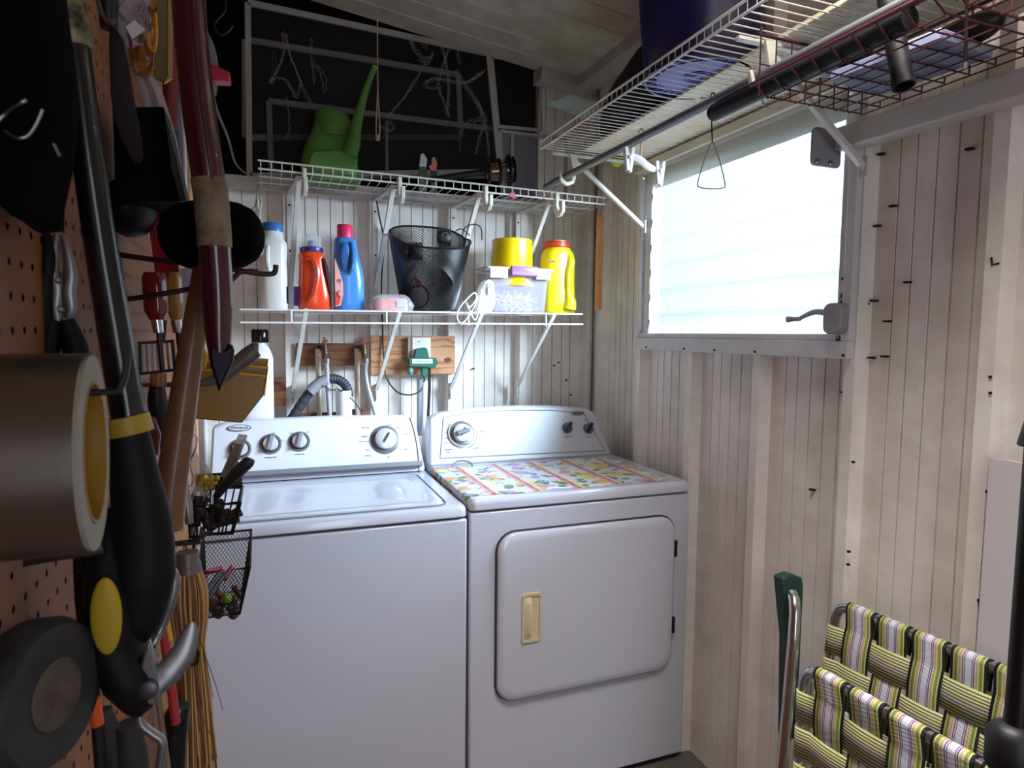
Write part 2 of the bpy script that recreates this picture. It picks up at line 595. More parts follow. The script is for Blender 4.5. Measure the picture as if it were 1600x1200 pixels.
def console(parent, x0, x1, xt0, xt1, zb, yb, yt, zt_edge, bulge, band, m):
    """raked control console: front face from (yb,zb) up to (yt,zt) with an arched top"""
    n = 14
    rows = []
    b = B()
    front, back = [], []
    N = 16
    top = []
    for i in range(N + 1):
        t = i / N
        x = xt0 + (xt1 - xt0) * t
        z = zt_edge + bulge * (1 - (2 * t - 1) ** 2)
        if t in (0, 1): z -= .012
        top.append((x, z))
    def yf(z): return yb + (yt - yb) * (z - zb) / (zt_edge - zb)
    poly = [(x0, yb, zb)] + [(x, yf(z), z) for x, z in top] + [(x1, yb, zb)]
    backp = [(x0, yt + .075, zb)] + [(x, yt + .055, z) for x, z in top] + [(x1, yt + .075, zb)]
    b.loft([poly, backp])
    return b.build('console', m, parent, bevel=.008, seg=3)

def dial(parent, c, nrm, r, style):
    n = Vector(nrm).normalized()
    ax = Vector((1, 0, 0)); up = n.cross(ax).normalized() * 1
    if up.z < 0: up = -up
    if style == 'big':
        k = B().lathe([(r, 0), (r, .004), (r * .86, .006)], c, n, 40).build('dial_ring', mat('ring_grey', '#6E6E76', .35, metal=.3), parent)
        k = B().lathe([(r * .74, .004), (r * .72, .018), (r * .60, .022), (r * .2, .022)], c, n, 40).build('dial', mat('satin_silver', '#D5D3D6', .25, metal=.35), parent)
        d = (ax * .55 + up * .83)
        B().beam(Vector(c) + n * .024 - d * r * .30, Vector(c) + n * .024 + d * r * .42, .006, .004, up=n).build('pointer', mat('dark_grey_mark', '#3B3A40', .4), k)
    elif style == 'knob':
        B().lathe([(r, 0), (r, .003), (r * .9, .004)], c, n, 32).build('dial_ring', mat('ring_grey', '#6E6E76', .35, metal=.3), parent)
        B().lathe([(r * .80, .003), (r * .80, .005)], c, n, 32).build('dial_shadow_gap', BLACK, parent)
        k = B().lathe([(r * .70, .005), (r * .66, .014), (r * .4, .016)], c, n, 32).build('knob', mat('satin_silver', '#D5D3D6', .25, metal=.35), parent)
        d = (up * .95 + ax * .25)
        B().beam(Vector(c) + n * .018 - d * r * .72, Vector(c) + n * .018 + d * r * .72, r * .42, .010, up=n).build('grip', GREYP, k, bevel=.002)
    elif style == 'dark':
        k = B().lathe([(r, 0), (r * .95, .010), (r * .7, .013)], c, n, 28).build('knob', mat('gunmetal', '#6C6C74', .3, metal=.5), parent)
        d = (up * .75 + ax * .66)
        B().beam(Vector(c) + n * .015 - d * r * .95, Vector(c) + n * .015 + d * r * 1.1, r * .6, .012, up=n).build('grip', BLACK, k, bevel=.002)
        b = B()
        for i in range(18):
            a = 2 * pi * i / 18
            p = Vector(c) + (ax * cos(a) + up * sin(a)) * r * 1.4
            b.beam(p, p + (ax * cos(a) + up * sin(a)) * .002, .001, .0006, up=n)
        b.build('tick_marks', INK, parent)

def marks(parent, pts, nrm, m=INK, s=.006):
    for (p, body, sz) in pts:
        n = Vector(nrm).normalized(); ax = Vector((1, 0, 0)); up = n.cross(ax)
        if up.z < 0: up = -up
        text(body, sz, Vector(p) + n * .0008, ax, up, m, parent)

# --- washer
WX0, WX1, DX0, DX1, FY = -.171, .515, .522, 1.259, 1.68
wash = thing('washing_machine', 'white top-loading washing machine with a round silver dial, left of the dryer', 'washing machine', (.17, FY + .33, 0))
b = B().box(WX0, WX1, FY + .004, 2.36, .02, .878); b.build('cabinet', WHITE, wash, bevel=.006)
for x_ in (WX0 + .05, WX1 - .05):
    for y_ in (FY + .06, 2.30): B().lathe([(.02, 0), (.02, .021)], (x_, y_, 0)).build('foot', BLACK, wash)
b = B()
b.loft([[(x, y, z) for x, y in rrect((WX0 + WX1) / 2, (FY + 2.36) / 2, WX1 - WX0, 2.36 - FY, .02)] for z in (.884, .905)] +
       [[(x, y, .915) for x, y in rrect((WX0 + WX1) / 2, (FY + 2.36) / 2, WX1 - WX0 - .012, 2.36 - FY - .012, .02)]])
b.build('top_panel', WHITE, wash, bevel=.003)
lid = B()
lid.loft([[(x, y, .915) for x, y in rrect(.160, 1.915, .60, .405, .03)], [(x, y, .921) for x, y in rrect(.160, 1.915, .596, .401, .03)], [(x, y, .922) for x, y in rrect(.160, 1.915, .55, .36, .03)], [(x, y, .919) for x, y in rrect(.160, 1.915, .53, .34, .03)]])
lid.build('lid', WHITE, wash)
B().tube([(x, y, .9155) for x, y in rrect(.160, 1.915, .612, .417, .035)], .0035, 6, closed=True).build('lid_gasket', mat('gasket_grey', '#77767C', .6), wash)
zb, yb, yt, zt = .918, 2.15, 2.235, 1.098
cs = console(wash, -.172, .506, -.166, .488, zb, yb, yt, zt, .008, 0, CONSOLE)
nrm = Vector((0, -(zt - zb), (yt - yb))).normalized()
def on_console(px, py): # a point of the raked console plane seen at a spot
    r = WM @ Vector((px - 800, -(py - 600), -F)); p0 = Vector((0, yb, zb))
    return EYE + r * ((p0 - EYE).dot(nrm) / r.dot(nrm))
B().beam((-.168, 2.147, .945), (.493, 2.147, .945), .016, .030, up=nrm).build('silver_band', mat('silver_band', '#85858C', .4, metal=.3), wash, bevel=.002)
ec = [on_console(640, 652), on_console(646, 670), on_console(652, 700), on_console(655, 738)]
B().tube([p + nrm * .0006 for p in ec], .0018, 6, sm=4).build('end_cap_seam', mat('seam_grey', '#5A5A60', .5), wash)
dial(wash, on_console(602, 687) , nrm, .050, 'big')
for p in ((375, 702), (423, 694), (468, 690)):
    dial(wash, on_console(*p), nrm, .034, 'knob')
b = B(); b.lathe([(.036, 0), (.036, .003), (.030, .004)], on_console(374, 669), nrm, 32, sx=1, sy=.32, ux=(1, 0, 0)).build('badge', mat('badge_grey', '#83838B', .3, metal=.5), wash)
B().lathe([(.031, .0035), (.031, .005)], on_console(374, 669), nrm, 32, sx=1, sy=.27, ux=(1, 0, 0)).build('badge_face', mat('badge_face', '#D8D8DE', .3), wash)
marks(wash, [(on_console(374, 669) + nrm * .0052, 'Whirlpool', .0125)], nrm)
marks(wash, [(on_console(423, 715), 'TEMPERATURE', .0055), (on_console(468, 710), 'WATER LEVEL', .0055), (on_console(410, 690), 'Hot', .005), (on_console(428, 677), 'Warm', .005), (on_console(440, 688), 'Cold', .005),
             (on_console(455, 677), 'Small', .005), (on_console(480, 675), 'Large', .005), (on_console(571, 668), 'Heavy Duty', .0055), (on_console(570, 682), 'Regular', .007), (on_console(570, 690), 'Permanent Press', .0055),
             (on_console(574, 703), 'Rinse', .0055), (on_console(575, 712), 'Delicate', .0055), (on_console(607, 714), 'Spin', .006), (on_console(622, 669), 'Knits', .0055), (on_console(634, 678), 'Casual', .0055), (on_console(634, 702), 'Soak', .0055), (on_console(608, 664), 'Normal', .0055)], nrm)

# --- dryer
dry = thing('clothes_dryer', 'white clothes dryer with a round-cornered front door and arched console', 'dryer', (.89, FY + .33, 0))
b = B().box(DX0, DX1, FY + .004, 2.36, .02, .892); b.build('cabinet', WHITE, dry, bevel=.006)
for x_ in (DX0 + .05, DX1 - .05):
    for y_ in (FY + .06, 2.30): B().lathe([(.02, 0), (.02, .021)], (x_, y_, 0)).build('foot', BLACK, dry)
cx_, w_ = (DX0 + DX1) / 2, DX1 - DX0
b = B()
b.loft([[(x, y, z) for x, y in rrect(cx_, (FY + 2.36) / 2, w_, 2.36 - FY, .02)] for z in (.897, .920)] + [[(x, y, .931) for x, y in rrect(cx_, (FY + 2.36) / 2, w_ - .014, 2.36 - FY - .014, .02)]])
b.build('top_panel', WHITE, dry, bevel=.004)
dr = rrect(.900, .577, .594, .500, .055, 8)
gap = B().prism([(x, FY - .0005, z) for x, z in rrect(.900, .577, .604, .510, .06, 8)], (0, .004, 0))
gap.build('door_gap', mat('door_gap', '#3A3940', .7), dry)
b = B()
b.loft([[(x, FY - .001, z) for x, z in dr], [(x, FY - .008, z) for x, z in dr], [(x, FY - .013, z) for x, z in rrect(.900, .577, .580, .486, .05, 8)], [(x, FY - .014, z) for x, z in rrect(.900, .577, .54, .45, .05, 8)]])
door = b.build('door', WHITE, dry, angle=60)
CREAMP = mat('cream_plastic', '#D3C39C', .45)
hx, hz, hw, hh = .705, .573, .060, .145
b = B()
o_, i_ = rrect(hx, hz, hw, hh, .006), rrect(hx, hz, hw - .012, hh - .014, .005)
b.loft([[(x, FY - .013, z) for x, z in o_], [(x, FY - .019, z) for x, z in o_], [(x, FY - .019, z) for x, z in i_], [(x, FY - .0145, z) for x, z in i_]])
hd = b.build('handle', CREAMP, door)
B().prism([(hx - .022, FY - .015, hz - .062), (hx - .004, FY - .015, hz - .062), (hx - .002, FY - .03, hz - .045), (hx - .002, FY - .03, hz + .045), (hx - .004, FY - .015, hz + .062), (hx - .022, FY - .015, hz + .062)][::1], (.002, 0, 0))
g = B().loft([[(hx - .024, FY - .0145, z), (hx - .002, FY - .0145, z), (hx - .003, FY - .0145 - d, z), (hx - .008, FY - .0145 - d, z)] for z, d in ((hz - .063, .002), (hz - .045, .012), (hz + .045, .012), (hz + .063, .002))])
g.build('grip', mat('cream_grip', '#DECFA8', .4), door, bevel=.002)
for z_ in (.72, .47):
    B().box(1.196, 1.206, FY - .012, FY + .001, z_ - .026, z_ + .026).build('hinge', mat('dark_hinge', '#2A2320', .5, metal=.5), dry, bevel=.001)
zb, yb, yt, zt = .931, 2.16, 2.245, 1.100
console(dry, .523, 1.246, .543, 1.206, zb, yb, yt, zt, .020, 0, CONSOLE)
nrm = Vector((0, -(zt - zb), (yt - yb))).normalized()
# fascia with rounded outline on the console
corners = [on_console(688, 716), on_console(945, 704), on_console(912, 646), on_console(860, 641), on_console(800, 641), on_console(740, 644), on_console(693, 652)]
b = B().tube([c + nrm * .001 for c in corners], .0022, 6, closed=True); b.build('fascia_edge', mat('fascia_edge', '#A3A3A8', .4), dry)
dial(dry, on_console(721, 678), nrm, .046, 'big')
_c = on_console(721, 678); _d = Vector((.9, 0, .25)).normalized(); _d = (_d - nrm * _d.dot(nrm)).normalized()
B().beam(_c + nrm * .026 - _d * .026, _c + nrm * .026 + _d * .026, .017, .012, up=nrm).build('grip', mat('violet_grey_grip', '#6B6A7C', .35), dry, bevel=.004)
B().ring(_c + nrm * .005, nrm, .0500, .0465, .003, 40).build('dial_halo', mat('champagne_ring', '#B3AA95', .35, metal=.5), dry)
b = B()
for i in range(48):
    if i % 12 in (0, 1): continue
    a = 2 * pi * i / 48; _u = Vector((1, 0, 0)); _w = nrm.cross(_u)
    p = _c + nrm * .001 + (_u * cos(a) + _w * sin(a)) * .054
    b.beam(p, p + (_u * cos(a) + _w * sin(a)) * .004, .002, .0006, up=nrm)
b.build('tick_marks', INK, dry)
dial(dry, on_console(886, 669), nrm, .021, 'dark'); dial(dry, on_console(919, 670), nrm, .021, 'dark')
B().lathe([(.028, 0), (.028, .003), (.024, .004)], on_console(903, 646), nrm, 32, sx=1, sy=.32, ux=(1, 0, 0)).build('badge', mat('badge_green', '#8C938C', .3, metal=.4), dry)
marks(dry, [(on_console(903, 646) + nrm * .005, 'Whirlpool', .010)], nrm)
marks(dry, [(on_console(697, 663), 'Heavy Duty', .0055), (on_console(697, 676), 'Normal', .0055), (on_console(696, 684), 'Casual', .0055), (on_console(697, 692), 'Delicate', .0055), (on_console(701, 703), 'AUTOMATIC', .006), (on_console(700, 707), 'DRY', .006), (on_console(736, 656), 'Off', .006), (on_console(755, 674), 'Timed Dry', .0055), (on_console(744, 700), 'Cool Down', .0055), (on_console(888, 683), 'TEMPERATURE', .0055), (on_console(922, 683), 'END OF CYCLE', .0055), (on_console(880, 656), 'Low', .005), (on_console(914, 656), 'On', .005), (on_console(736, 695), 'Less Dry', .005), (on_console(727, 662), '50', .005), (on_console(746, 682), '30', .005)], nrm)
arc = [on_console(0, 0)]
LF = Vector((.630, 2.12, .932))
b = B().tube([LF + Vector((.036 * cos(a), .012 * sin(a), .018 * sin(a))) for a in [pi * i / 12 for i in range(13)]], .003, 6)
b.build('lint_screen_handle', mat('lint_grey', '#6F6E76', .4), dry)

# --- flowered sheet on the dryer top
def floral():
    m = bpy.data.materials.new('floral_print'); m.use_nodes = True
    t = NT(m); bs = t.n['Principled BSDF']; bs.inputs['Roughness'].default_value = .35
    tc = t.add('ShaderNodeTexCoord'); V = tc.outputs['Object']
    sp = t.add('ShaderNodeSeparateXYZ'); t.link(V, sp.inputs[0])
    nz = t.add('ShaderNodeTexNoise'); nz.inputs['Scale'].default_value = 30; t.link(V, nz.inputs['Vector'])
    mv = t.add('ShaderNodeVectorMath', operation='ADD'); sc = t.add('ShaderNodeVectorMath', operation='SCALE'); sc.inputs['Scale'].default_value = .05
    t.link(nz.outputs['Color'], sc.inputs[0]); t.link(V, mv.inputs[0]); t.link(sc.outputs[0], mv.inputs[1])
    col = lin('#E4DFE0')
    cur = None
    base = t.mix(0.0, lin('#DCDCE6'), lin('#DCDCE6'))
    # blotches of fruit and flowers, each kind its own cell pattern
    for scale, thr, colr, off in ((9, .026, '#E0C064', 0), (10, .020, '#E3D47C', 3.1), (11, .021, '#B99ACB', 5.7), (13, .011, '#CF6F80', 8.3), (17, .012, '#6F9766', 1.9), (20, .010, '#4F8570', 6.4), (12, .016, '#E3AA70', 9.9)):
        vo = t.add('ShaderNodeTexVoronoi'); vo.inputs['Scale'].default_value = scale
        ad = t.add('ShaderNodeVectorMath', operation='ADD'); ad.inputs[1].default_value = (off, off * .7, off * .3)
        t.link(mv.outputs[0], ad.inputs[0]); t.link(ad.outputs[0], vo.inputs['Vector'])
        f = t.math('LESS_THAN', vo.outputs['Distance'], thr * scale * 1.35)
        base = t.mix(f, base, lin(colr))
    # pink and cream bands across the sheet
    xx = t.math('ADD', sp.outputs[0], 5.0)
    fr = t.math('FRACT', t.math('DIVIDE', xx, .135))
    band = t.math('LESS_THAN', fr, .15)
    base = t.mix(band, base, lin('#DE9AA4'))
    base = t.mix(t.math('LESS_THAN', t.math('ABSOLUTE', t.math('SUBTRACT', fr, .10)), .022), base, lin('#B9485A'))
    base = t.mix(t.math('LESS_THAN', t.math('ABSOLUTE', t.math('SUBTRACT', fr, .20)), .035), base, lin('#E8DBA0'))
    t.link(base, bs.inputs['Base Color']); return m
b = B()
rows = []
for i in range(30):
    y = 1.715 + (2.125 - 1.715) * i / 29
    row = [(.5195, y, .900), (.5190, y, .918), (.5225, y, .9305)]
    xmax = 1.20 + .02 * sin(i * .9)
    for k in range(40):
        x = .53 + (xmax - .53) * k / 39
        row.append((x, y + .006 * sin(k * .5), .9325 + .0008 * sin(k * 1.7 + i * .8)))
    rows.append(row)
b.sheet(rows)
tag(b.build('floral_liner', floral(), solid=.0006), 'flowered and pink-banded sheet spread over the dryer top', 'liner')
# ------------------------------------------------------------------ wire shelves
def wire_shelf(t, axis, s0, s1, front, back, z, z1, lip, pitch, m, rods=(.33, .66), rr=.0016):
    """axis 'x': runs along x, front/back are y; axis 'y': runs along y, front/back are x"""
    def P(s, d, zz):
        return (s, d, zz) if axis == 'x' else (d, s, zz)
    def zz(s): return z + (z1 - z) * (s - s0) / (s1 - s0)
    b = B()
    n = int((s1 - s0 - .01) / pitch)
    for i in range(n + 1):
        s = s0 + .008 + (s1 - s0 - .016) * i / n
        pts = [P(s, back, zz(s))]
        if lip:
            pts += [P(s, front, zz(s)), P(s, front, zz(s) + lip)]
        else:
            pts += [P(s, front, zz(s))]
        b.tube(pts, rr, 5)
    b.build('deck_wires', m, t)
    for d, h in [(front, 0), (back, 0)] + ([(front, lip)] if lip else []):
        B().tube([P(s0, d, zz(s0) + h - .002), P(s1, d, zz(s1) + h - .002)], .0030, 8).build('rail', m, t)
    for q in rods:
        d = front + (back - front) * q
        B().tube([P(s0, d, zz(s0) - .004), P(s1, d, zz(s1) - .004)], .0026, 6).build('support_rod', m, t)

SH1Z = 1.893
us = thing('wire_shelf', 'upper white wire shelf on the back wall, holding the green watering can', 'shelf', (.58, 2.45, SH1Z))
wire_shelf(us, 'x', -.015, 1.195, 2.16, 2.44, SH1Z, SH1Z - .012, .025, .0305, CREAMW)
def upper_bracket(t, x):
    b = B()
    b.box(x - .010, x + .010, 2.444, 2.45, 1.54, 1.88)
    b.beam((x, 2.445, 1.880), (x + .02, 2.18, 1.880), .018, .010)
    b.beam((x + .02, 2.19, 1.876), (x, 2.443, 1.56), .016, .012)
    b.build('bracket', mat('bracket_white', '#DAD7D2', .4, var=.12, vscale=15), t, smooth=False, bevel=.0015)
    h = B().prism([(x + .030, y_, z_) for y_, z_ in ((2.185, 1.905), (2.15, 1.905), (2.15, 1.855), (2.135, 1.835), (2.115, 1.842), (2.115, 1.865), (2.098, 1.865), (2.098, 1.83), (2.12, 1.815), (2.15, 1.815), (2.172, 1.84))], (.012, 0, 0))
    h.build('rod_hook', mat('hook_plastic', '#E4E1CF', .4), t, bevel=.0015)
    s = B()
    for z_ in (1.84, 1.68): s.lathe([(.004, 0), (.003, .003)], (x, 2.444, z_), (0, -1, 0), 8)
    s.build('screw', SCREW, t)
for x_ in (.085, .385, .685, .955): upper_bracket(us, x_)
SH2A, SH2B = 1.462, 1.472
ls = thing('wire_shelf', 'lower white wire shelf on the back wall, loaded with detergent bottles', 'shelf', (.5, 2.45, 1.467))
wire_shelf(ls, 'x', -.075, 1.105, 2.16, 2.44, SH2A, SH2B, 0, .0254, WIREW, rods=(.5,))
B().tube([(-.075, 2.155, SH2A - .042), (1.105, 2.155, SH2B - .040)], .0032, 8).build('rail', WIREW, ls)
for x_ in (.075, .375, .66, .955):
    B().tube([(x_, 2.157, SH2A), (x_, 2.155, SH2A - .04)], .003, 6).build('lip_post', WIREW, ls)
for x_ in (.085, .385, .675, .955):
    b = B().beam((x_ + .035, 2.16, 1.465), (x_, 2.442, 1.175), .014, .008)
    b.beam((x_, 2.446, 1.20), (x_, 2.446, 1.135), .004, .022, up=(0, 1, 0))
    b.build('brace', mat('bracket_white'), ls, smooth=False, bevel=.001)
    B().lathe([(.004, 0), (.003, .003)], (x_, 2.444, 1.15), (0, -1, 0), 8).build('screw', SCREW, ls)

def body(b, base, secs, n=24, power=3.0):
    """stack of super-ellipse sections (h, rx, ry, dx)"""
    rings = []
    for s in secs:
        h, rx, ry = s[:3]; dx = s[3] if len(s) > 3 else 0
        pw = s[4] if len(s) > 4 else power
        r = []
        for k in range(n):
            a = 2 * pi * k / n
            c, d = cos(a), sin(a)
            r.append(Vector(base) + Vector((dx + rx * math.copysign(abs(c) ** (2 / pw), c), ry * math.copysign(abs(d) ** (2 / pw), d), h)))
        rings.append(r)
    b.loft(rings)
    return b
def shz(x): return SH2A + (SH2B - SH2A) * (x + .075) / 1.18 + .0018

# white bleach-style bottle
x0 = .025; z0 = shz(x0)
t = thing('detergent_bottle', 'white plastic bottle with a ribbed blue cap, leftmost on the lower shelf', 'bottle', (x0, 2.25, z0))
MW = mat('milky_plastic', '#D8D5D2', .35)
body(B(), (x0, 2.25, z0), [(0, .040, .045), (.004, .043, .048), (.10, .043, .048), (.15, .042, .046), (.20, .044, .045), (.215, .042, .044), (.228, .033, .035), (.236, .033, .034, 0, 2), (.250, .031, .031, 0, 2)]).build('bottle_body', MW, t)
B().tube([(x0 - .015, 2.203, z0 + .20), (x0 - .018, 2.197, z0 + .16), (x0 - .012, 2.200, z0 + .12)], [.006, .008, .006], 8, sm=4).build('grip_ridge', MW, t)
b = B(); pr = [(.033, .250), (.033, .272), (.030, .277)]
b.lathe(pr, (x0, 2.25, z0), n=40)
for k in range(30):
    a = 2 * pi * k / 30
    b.beam((x0 + .033 * cos(a), 2.25 + .033 * sin(a), z0 + .252), (x0 + .033 * cos(a), 2.25 + .033 * sin(a), z0 + .271), .0025, .0025)
b.build('cap', mat('blue_cap', '#2F6EB0', .35), t)
B().box(x0 + .0435, x0 + .0445, 2.215, 2.28, z0 + .02, z0 + .075).build('label', mat('purple_label', '#4A2F86', .5), t)

# orange detergent bottle
x0 = .153; z0 = shz(x0)
t = thing('detergent_bottle', 'orange detergent bottle with a purple collar and clear cap', 'bottle', (x0, 2.25, z0))
MO = mat('orange_plastic', '#E2451A', .28, coat=.3)
body(B(), (x0, 2.25, z0), [(0, .048, .042), (.005, .053, .045), (.05, .051, .045), (.10, .046, .044, -.004), (.14, .041, .042, -.007), (.165, .040, .040, -.008), (.18, .042, .038, -.008), (.188, .036, .036, -.008, 2), (.195, .033, .033, -.008, 2)]).build('bottle_body', MO, t)
B().tube([(x0 - .03, 2.209, z0 + .165), (x0 - .008, 2.203, z0 + .165), (x0 + .006, 2.202, z0 + .12), (x0 - .006, 2.201, z0 + .05), (x0 - .022, 2.202, z0 + .03)], [.006, .008, .009, .008, .004], 8, sm=5).build('grip_ridge', MO, t)
B().tube([(x0 + .028, 2.215, z0 + .17), (x0 + .038, 2.214, z0 + .12), (x0 + .049, 2.216, z0 + .05)], [.004, .007, .003], 6, sm=5).build('side_groove', mat('dark_label', '#3A1F22', .6), t)
B().lathe([(.037, .190), (.038, .193), (.038, .203), (.034, .206), (.014, .206), (.013, .226), (.008, .228)], (x0 - .008, 2.25, z0), n=32).build('collar', mat('purple_cap', '#33297E', .35), t)
CLR = mat('clear_plastic', '#E8ECF2', .08, alpha=.28, spec=.8)
B().lathe([(.034, .206), (.030, .238), (.024, .246)], (x0 - .008, 2.25, z0), n=32).build('cap', CLR, t)
B().beam((x0 - .0530, 2.232, z0 + .012), (x0 - .0515, 2.232, z0 + .075), .0015, .03).build('label', mat('purple_label'), t)

# blue softener bottle
x0 = .262; z0 = shz(x0)
t = thing('detergent_bottle', 'sky-blue softener bottle with a bright pink cap and moulded handle', 'bottle', (x0, 2.25, z0))
MB_ = mat('sky_blue_plastic', '#4286CE', .28, coat=.3)
body(B(), (x0, 2.25, z0), [(0, .046, .043, .002), (.005, .050, .045, .002), (.10, .050, .045, .002), (.14, .047, .044, -.001), (.19, .040, .042, -.007), (.225, .037, .036, -.009), (.238, .034, .032, -.009, 2.4), (.243, .028, .026, -.009, 2)]).build('bottle_body', MB_, t)
B().tube([(x0 + .010, 2.215, z0 + .225), (x0 + .013, 2.200, z0 + .18), (x0 + .010, 2.198, z0 + .14), (x0 + .000, 2.204, z0 + .12)], [.008, .009, .009, .006], 8, sm=5).build('handle', MB_, t)
B().ell((x0 - .014, 2.207, z0 + .175), (.018, .006, .05)).build('handle_shade', mat('hollow_shade_blue', '#2C62A6', .35), t)  # darker blue patch paints the shade inside the handle hollow
B().lathe([(.026, .243), (.026, .283), (.024, .286)], (x0 - .009, 2.25, z0), n=32).build('cap', mat('pink_cap', '#DC2E66', .4), t)
lb = B().prism([(x0 - .047 + u, 2.2065, z0 + v) for u, v in ((.0, .010), (.018, .016), (.026, .05), (.026, .09), (.016, .125), (.004, .16), (.0, .17))], (0, .002, 0))
lb.build('label', mat('salmon_label', '#E6A39A', .5), t)
B().prism([(x0 - .047 + u, 2.2062, z0 + v) for u, v in ((.0, .012), (.014, .02), (.018, .04), (.010, .06), (.0, .06))], (0, .001, 0)).build('label_flash', mat('orange_red', '#D8442C', .5), t)
text('ny', .026, (x0 - .034, 2.2058, z0 + .098), (1, 0, 0), (0, 0, 1), INK, t, sx=.55)
text('C', .032, (x0 - .036, 2.2058, z0 + .052), (1, 0, 0), (0, 0, 1), mat('dark_label'), t, sx=.6)

# clear bag with orange packet
x0 = .400; z0 = shz(x0)
t = thing('sponge_pack', 'orange packet in a clear plastic sleeve lying beside the blue bottle', 'packet', (x0, 2.20, z0))
body(B(), (x0 - .002, 2.20, z0), [(0, .052, .028), (.008, .056, .03), (.035, .053, .028), (.042, .048, .024)], power=5).build('packet', mat('orange_packet', '#E2643C', .45, var=.3, vscale=25, col2='#E79A9A'), t)
B().box(x0 + .012, x0 + .045, 2.166, 2.1705, z0 + .012, z0 + .034).build('label', mat('pale_blue_label', '#A9B4D6', .5), t)
body(B(), (x0, 2.20, z0), [(0, .068, .036), (.02, .076, .038), (.045, .058, .033), (.055, .045, .02)], power=4).build('sleeve', CLR, t)

# black wire-mesh basket
def lattice(b, fn, nu, nv, r=.0005, sides=3):
    """diamond mesh over fn(u,v), u and v in 0..1"""
    for i in range(-nv, nu):
        for sgn in (1, -1):
            pts = []
            for j in range(nv + 1):
                u = (i + (j if sgn > 0 else nv - j)) / nu
                if 0 <= u <= 1: pts.append(fn(u, j / nv))
            if len(pts) > 1: b.tube(pts, r, sides, cap=False)
x0 = .545; z0 = shz(x0)
t = thing('bicycle_basket', 'black wire-mesh bicycle basket standing on the lower shelf', 'basket', (x0, 2.27, z0))
def bask_pt(u, v):
    a = 2 * pi * u
    c, s = cos(a), sin(a)
    pw = 3.2
    rx = .092 + (.141 - .092) * v; ry = .078 + (.105 - .078) * v
    X = rx * math.copysign(abs(c) ** (2 / pw), c); Y = ry * math.copysign(abs(s) ** (2 / pw), s)
    h = .262 + .052 * s
    return Vector((x0 + X + .004 * v, 2.27 + Y, z0 + .003 + h * v))
b = B(); lattice(b, bask_pt, 140, 36, .0011); b.build('mesh_wall', BLACKM, t)
B().tube([bask_pt(i / 60, 1) for i in range(60)], .0035, 8, closed=True).build('rim', BLACKM, t)
B().tube([bask_pt(i / 60, 0) for i in range(60)], .003, 8, closed=True).build('base_ring', BLACKM, t)
b = B(); b.loft([[bask_pt(i / 60, 0) + Vector((0, 0, d)) for i in range(60)] for d in (0, .002)]); b.build('base', BLACKM, t)
p = [at(px, py, y=2.20) for px, py in ((722, 372), (724, 360), (733, 352), (745, 351), (752, 358), (753, 375))]
B().tube(p, .0022, 6, sm=5).build('hanging_hook', BLACKM, t)
p = [at(px, py, y=2.22) for px, py in ((716, 398), (718, 375), (712, 362), (722, 358), (734, 368))]
B().tube(p, .002, 6, sm=5).build('hanging_hook', BLACKM, t)
for px, py, yy in ((695, 370, 2.345), (650, 392, 2.20)):
    c = at(px, py, y=yy)
    k = B().lathe([(.024, -.008), (.024, .008), (.012, .012)], c, (0, -1, 0), 20).build('mount_knob', BLACK, t)
    B().box(c.x - .026, c.x + .026, c.y + .008, c.y + .014, c.z - .03, c.z + .03).build('mount_plate', BLACK, t)
    B().tube([c + Vector((.014 * cos(a), -.012, .014 * sin(a))) for a in [i * pi / 8 for i in range(9)]], .0016, 6).build('knob_arc', STEEL, t)
c = at(655, 463, y=2.25)
tg = thing('cable_lock', 'red-tipped coiled cable lock inside the mesh basket', 'lock', (c.x, c.y, z0 + .01))
b = B()
for j in range(3):
    b.tube([c + Vector(((.032 + .003 * j) * cos(a), .006 * j, (.036 + .002 * j) * sin(a))) for a in [2 * pi * i / 28 for i in range(28)]], .0025, 6, closed=True)
b.build('coil', mat('dark_cable', '#35353A', .25), tg)
B().tube([c + Vector((-.02, -.002, .065)), c + Vector((-.005, -.002, .052)), c + Vector((.008, 0, .036))], [.005, .008, .006], 8, sm=4).build('lock_head', RED, tg)

# clear container with purple latch, upturned yellow bowl in it
x0 = .870; z0 = shz(.87); yc = 2.28
t = thing('storage_box', 'clear lidless storage box with a purple latch, full of clips', 'storage box', (x0, yc, z0))
TUB = mat('frosted_clear', '#C4C0D0', .25, alpha=.24)
b = B()
secs = [(0, .106, .062), (.004, .110, .066), (.148, .121, .074)]
rings = []
for h, rx, ry in secs:
    rings.append([(x0 + x, yc + y, z0 + h) for x, y in rrect(0, 0, 2 * rx, 2 * ry, .018)])
for h, rx, ry in secs[::-1]:
    rings.append([(x0 + x, yc + y, z0 + h + .002) for x, y in rrect(0, 0, 2 * rx - .004, 2 * ry - .004, .017)])
b.loft(rings); b.build('tub', TUB, t)
b = B()
o_ = [(x0 + x, yc + y, z0) for x, y in rrect(0, 0, .272, .178, .022)]; i_ = [(x0 + x, yc + y, z0) for x, y in rrect(0, 0, .236, .146, .02)]
dz = lambda L, h: [(x, y, z + h) for x, y, z in L]
b.loft([dz(o_, .156), dz(o_, .162), dz(i_, .164), dz(i_, .156), dz(o_, .156)], cap=False)
b.build('rim', mat('milky_rim', '#D9D8DA', .35), t, bevel=.001)
b = B()
for u in (-.115, -.097, -.079, -.061, .066, .084, .102, .116): b.box(x0 + u - .0015, x0 + u + .0015, yc - .087, yc - .074, z0 + .125, z0 + .158)
b.box(x0 - .118, x0 - .052, yc - .0885, yc - .086, z0 + .123, z0 + .158).box(x0 + .060, x0 + .118, yc - .0885, yc - .086, z0 + .123, z0 + .158)
b.build('rim_rib', mat('milky_rim'), t)
px_ = x0 + .012
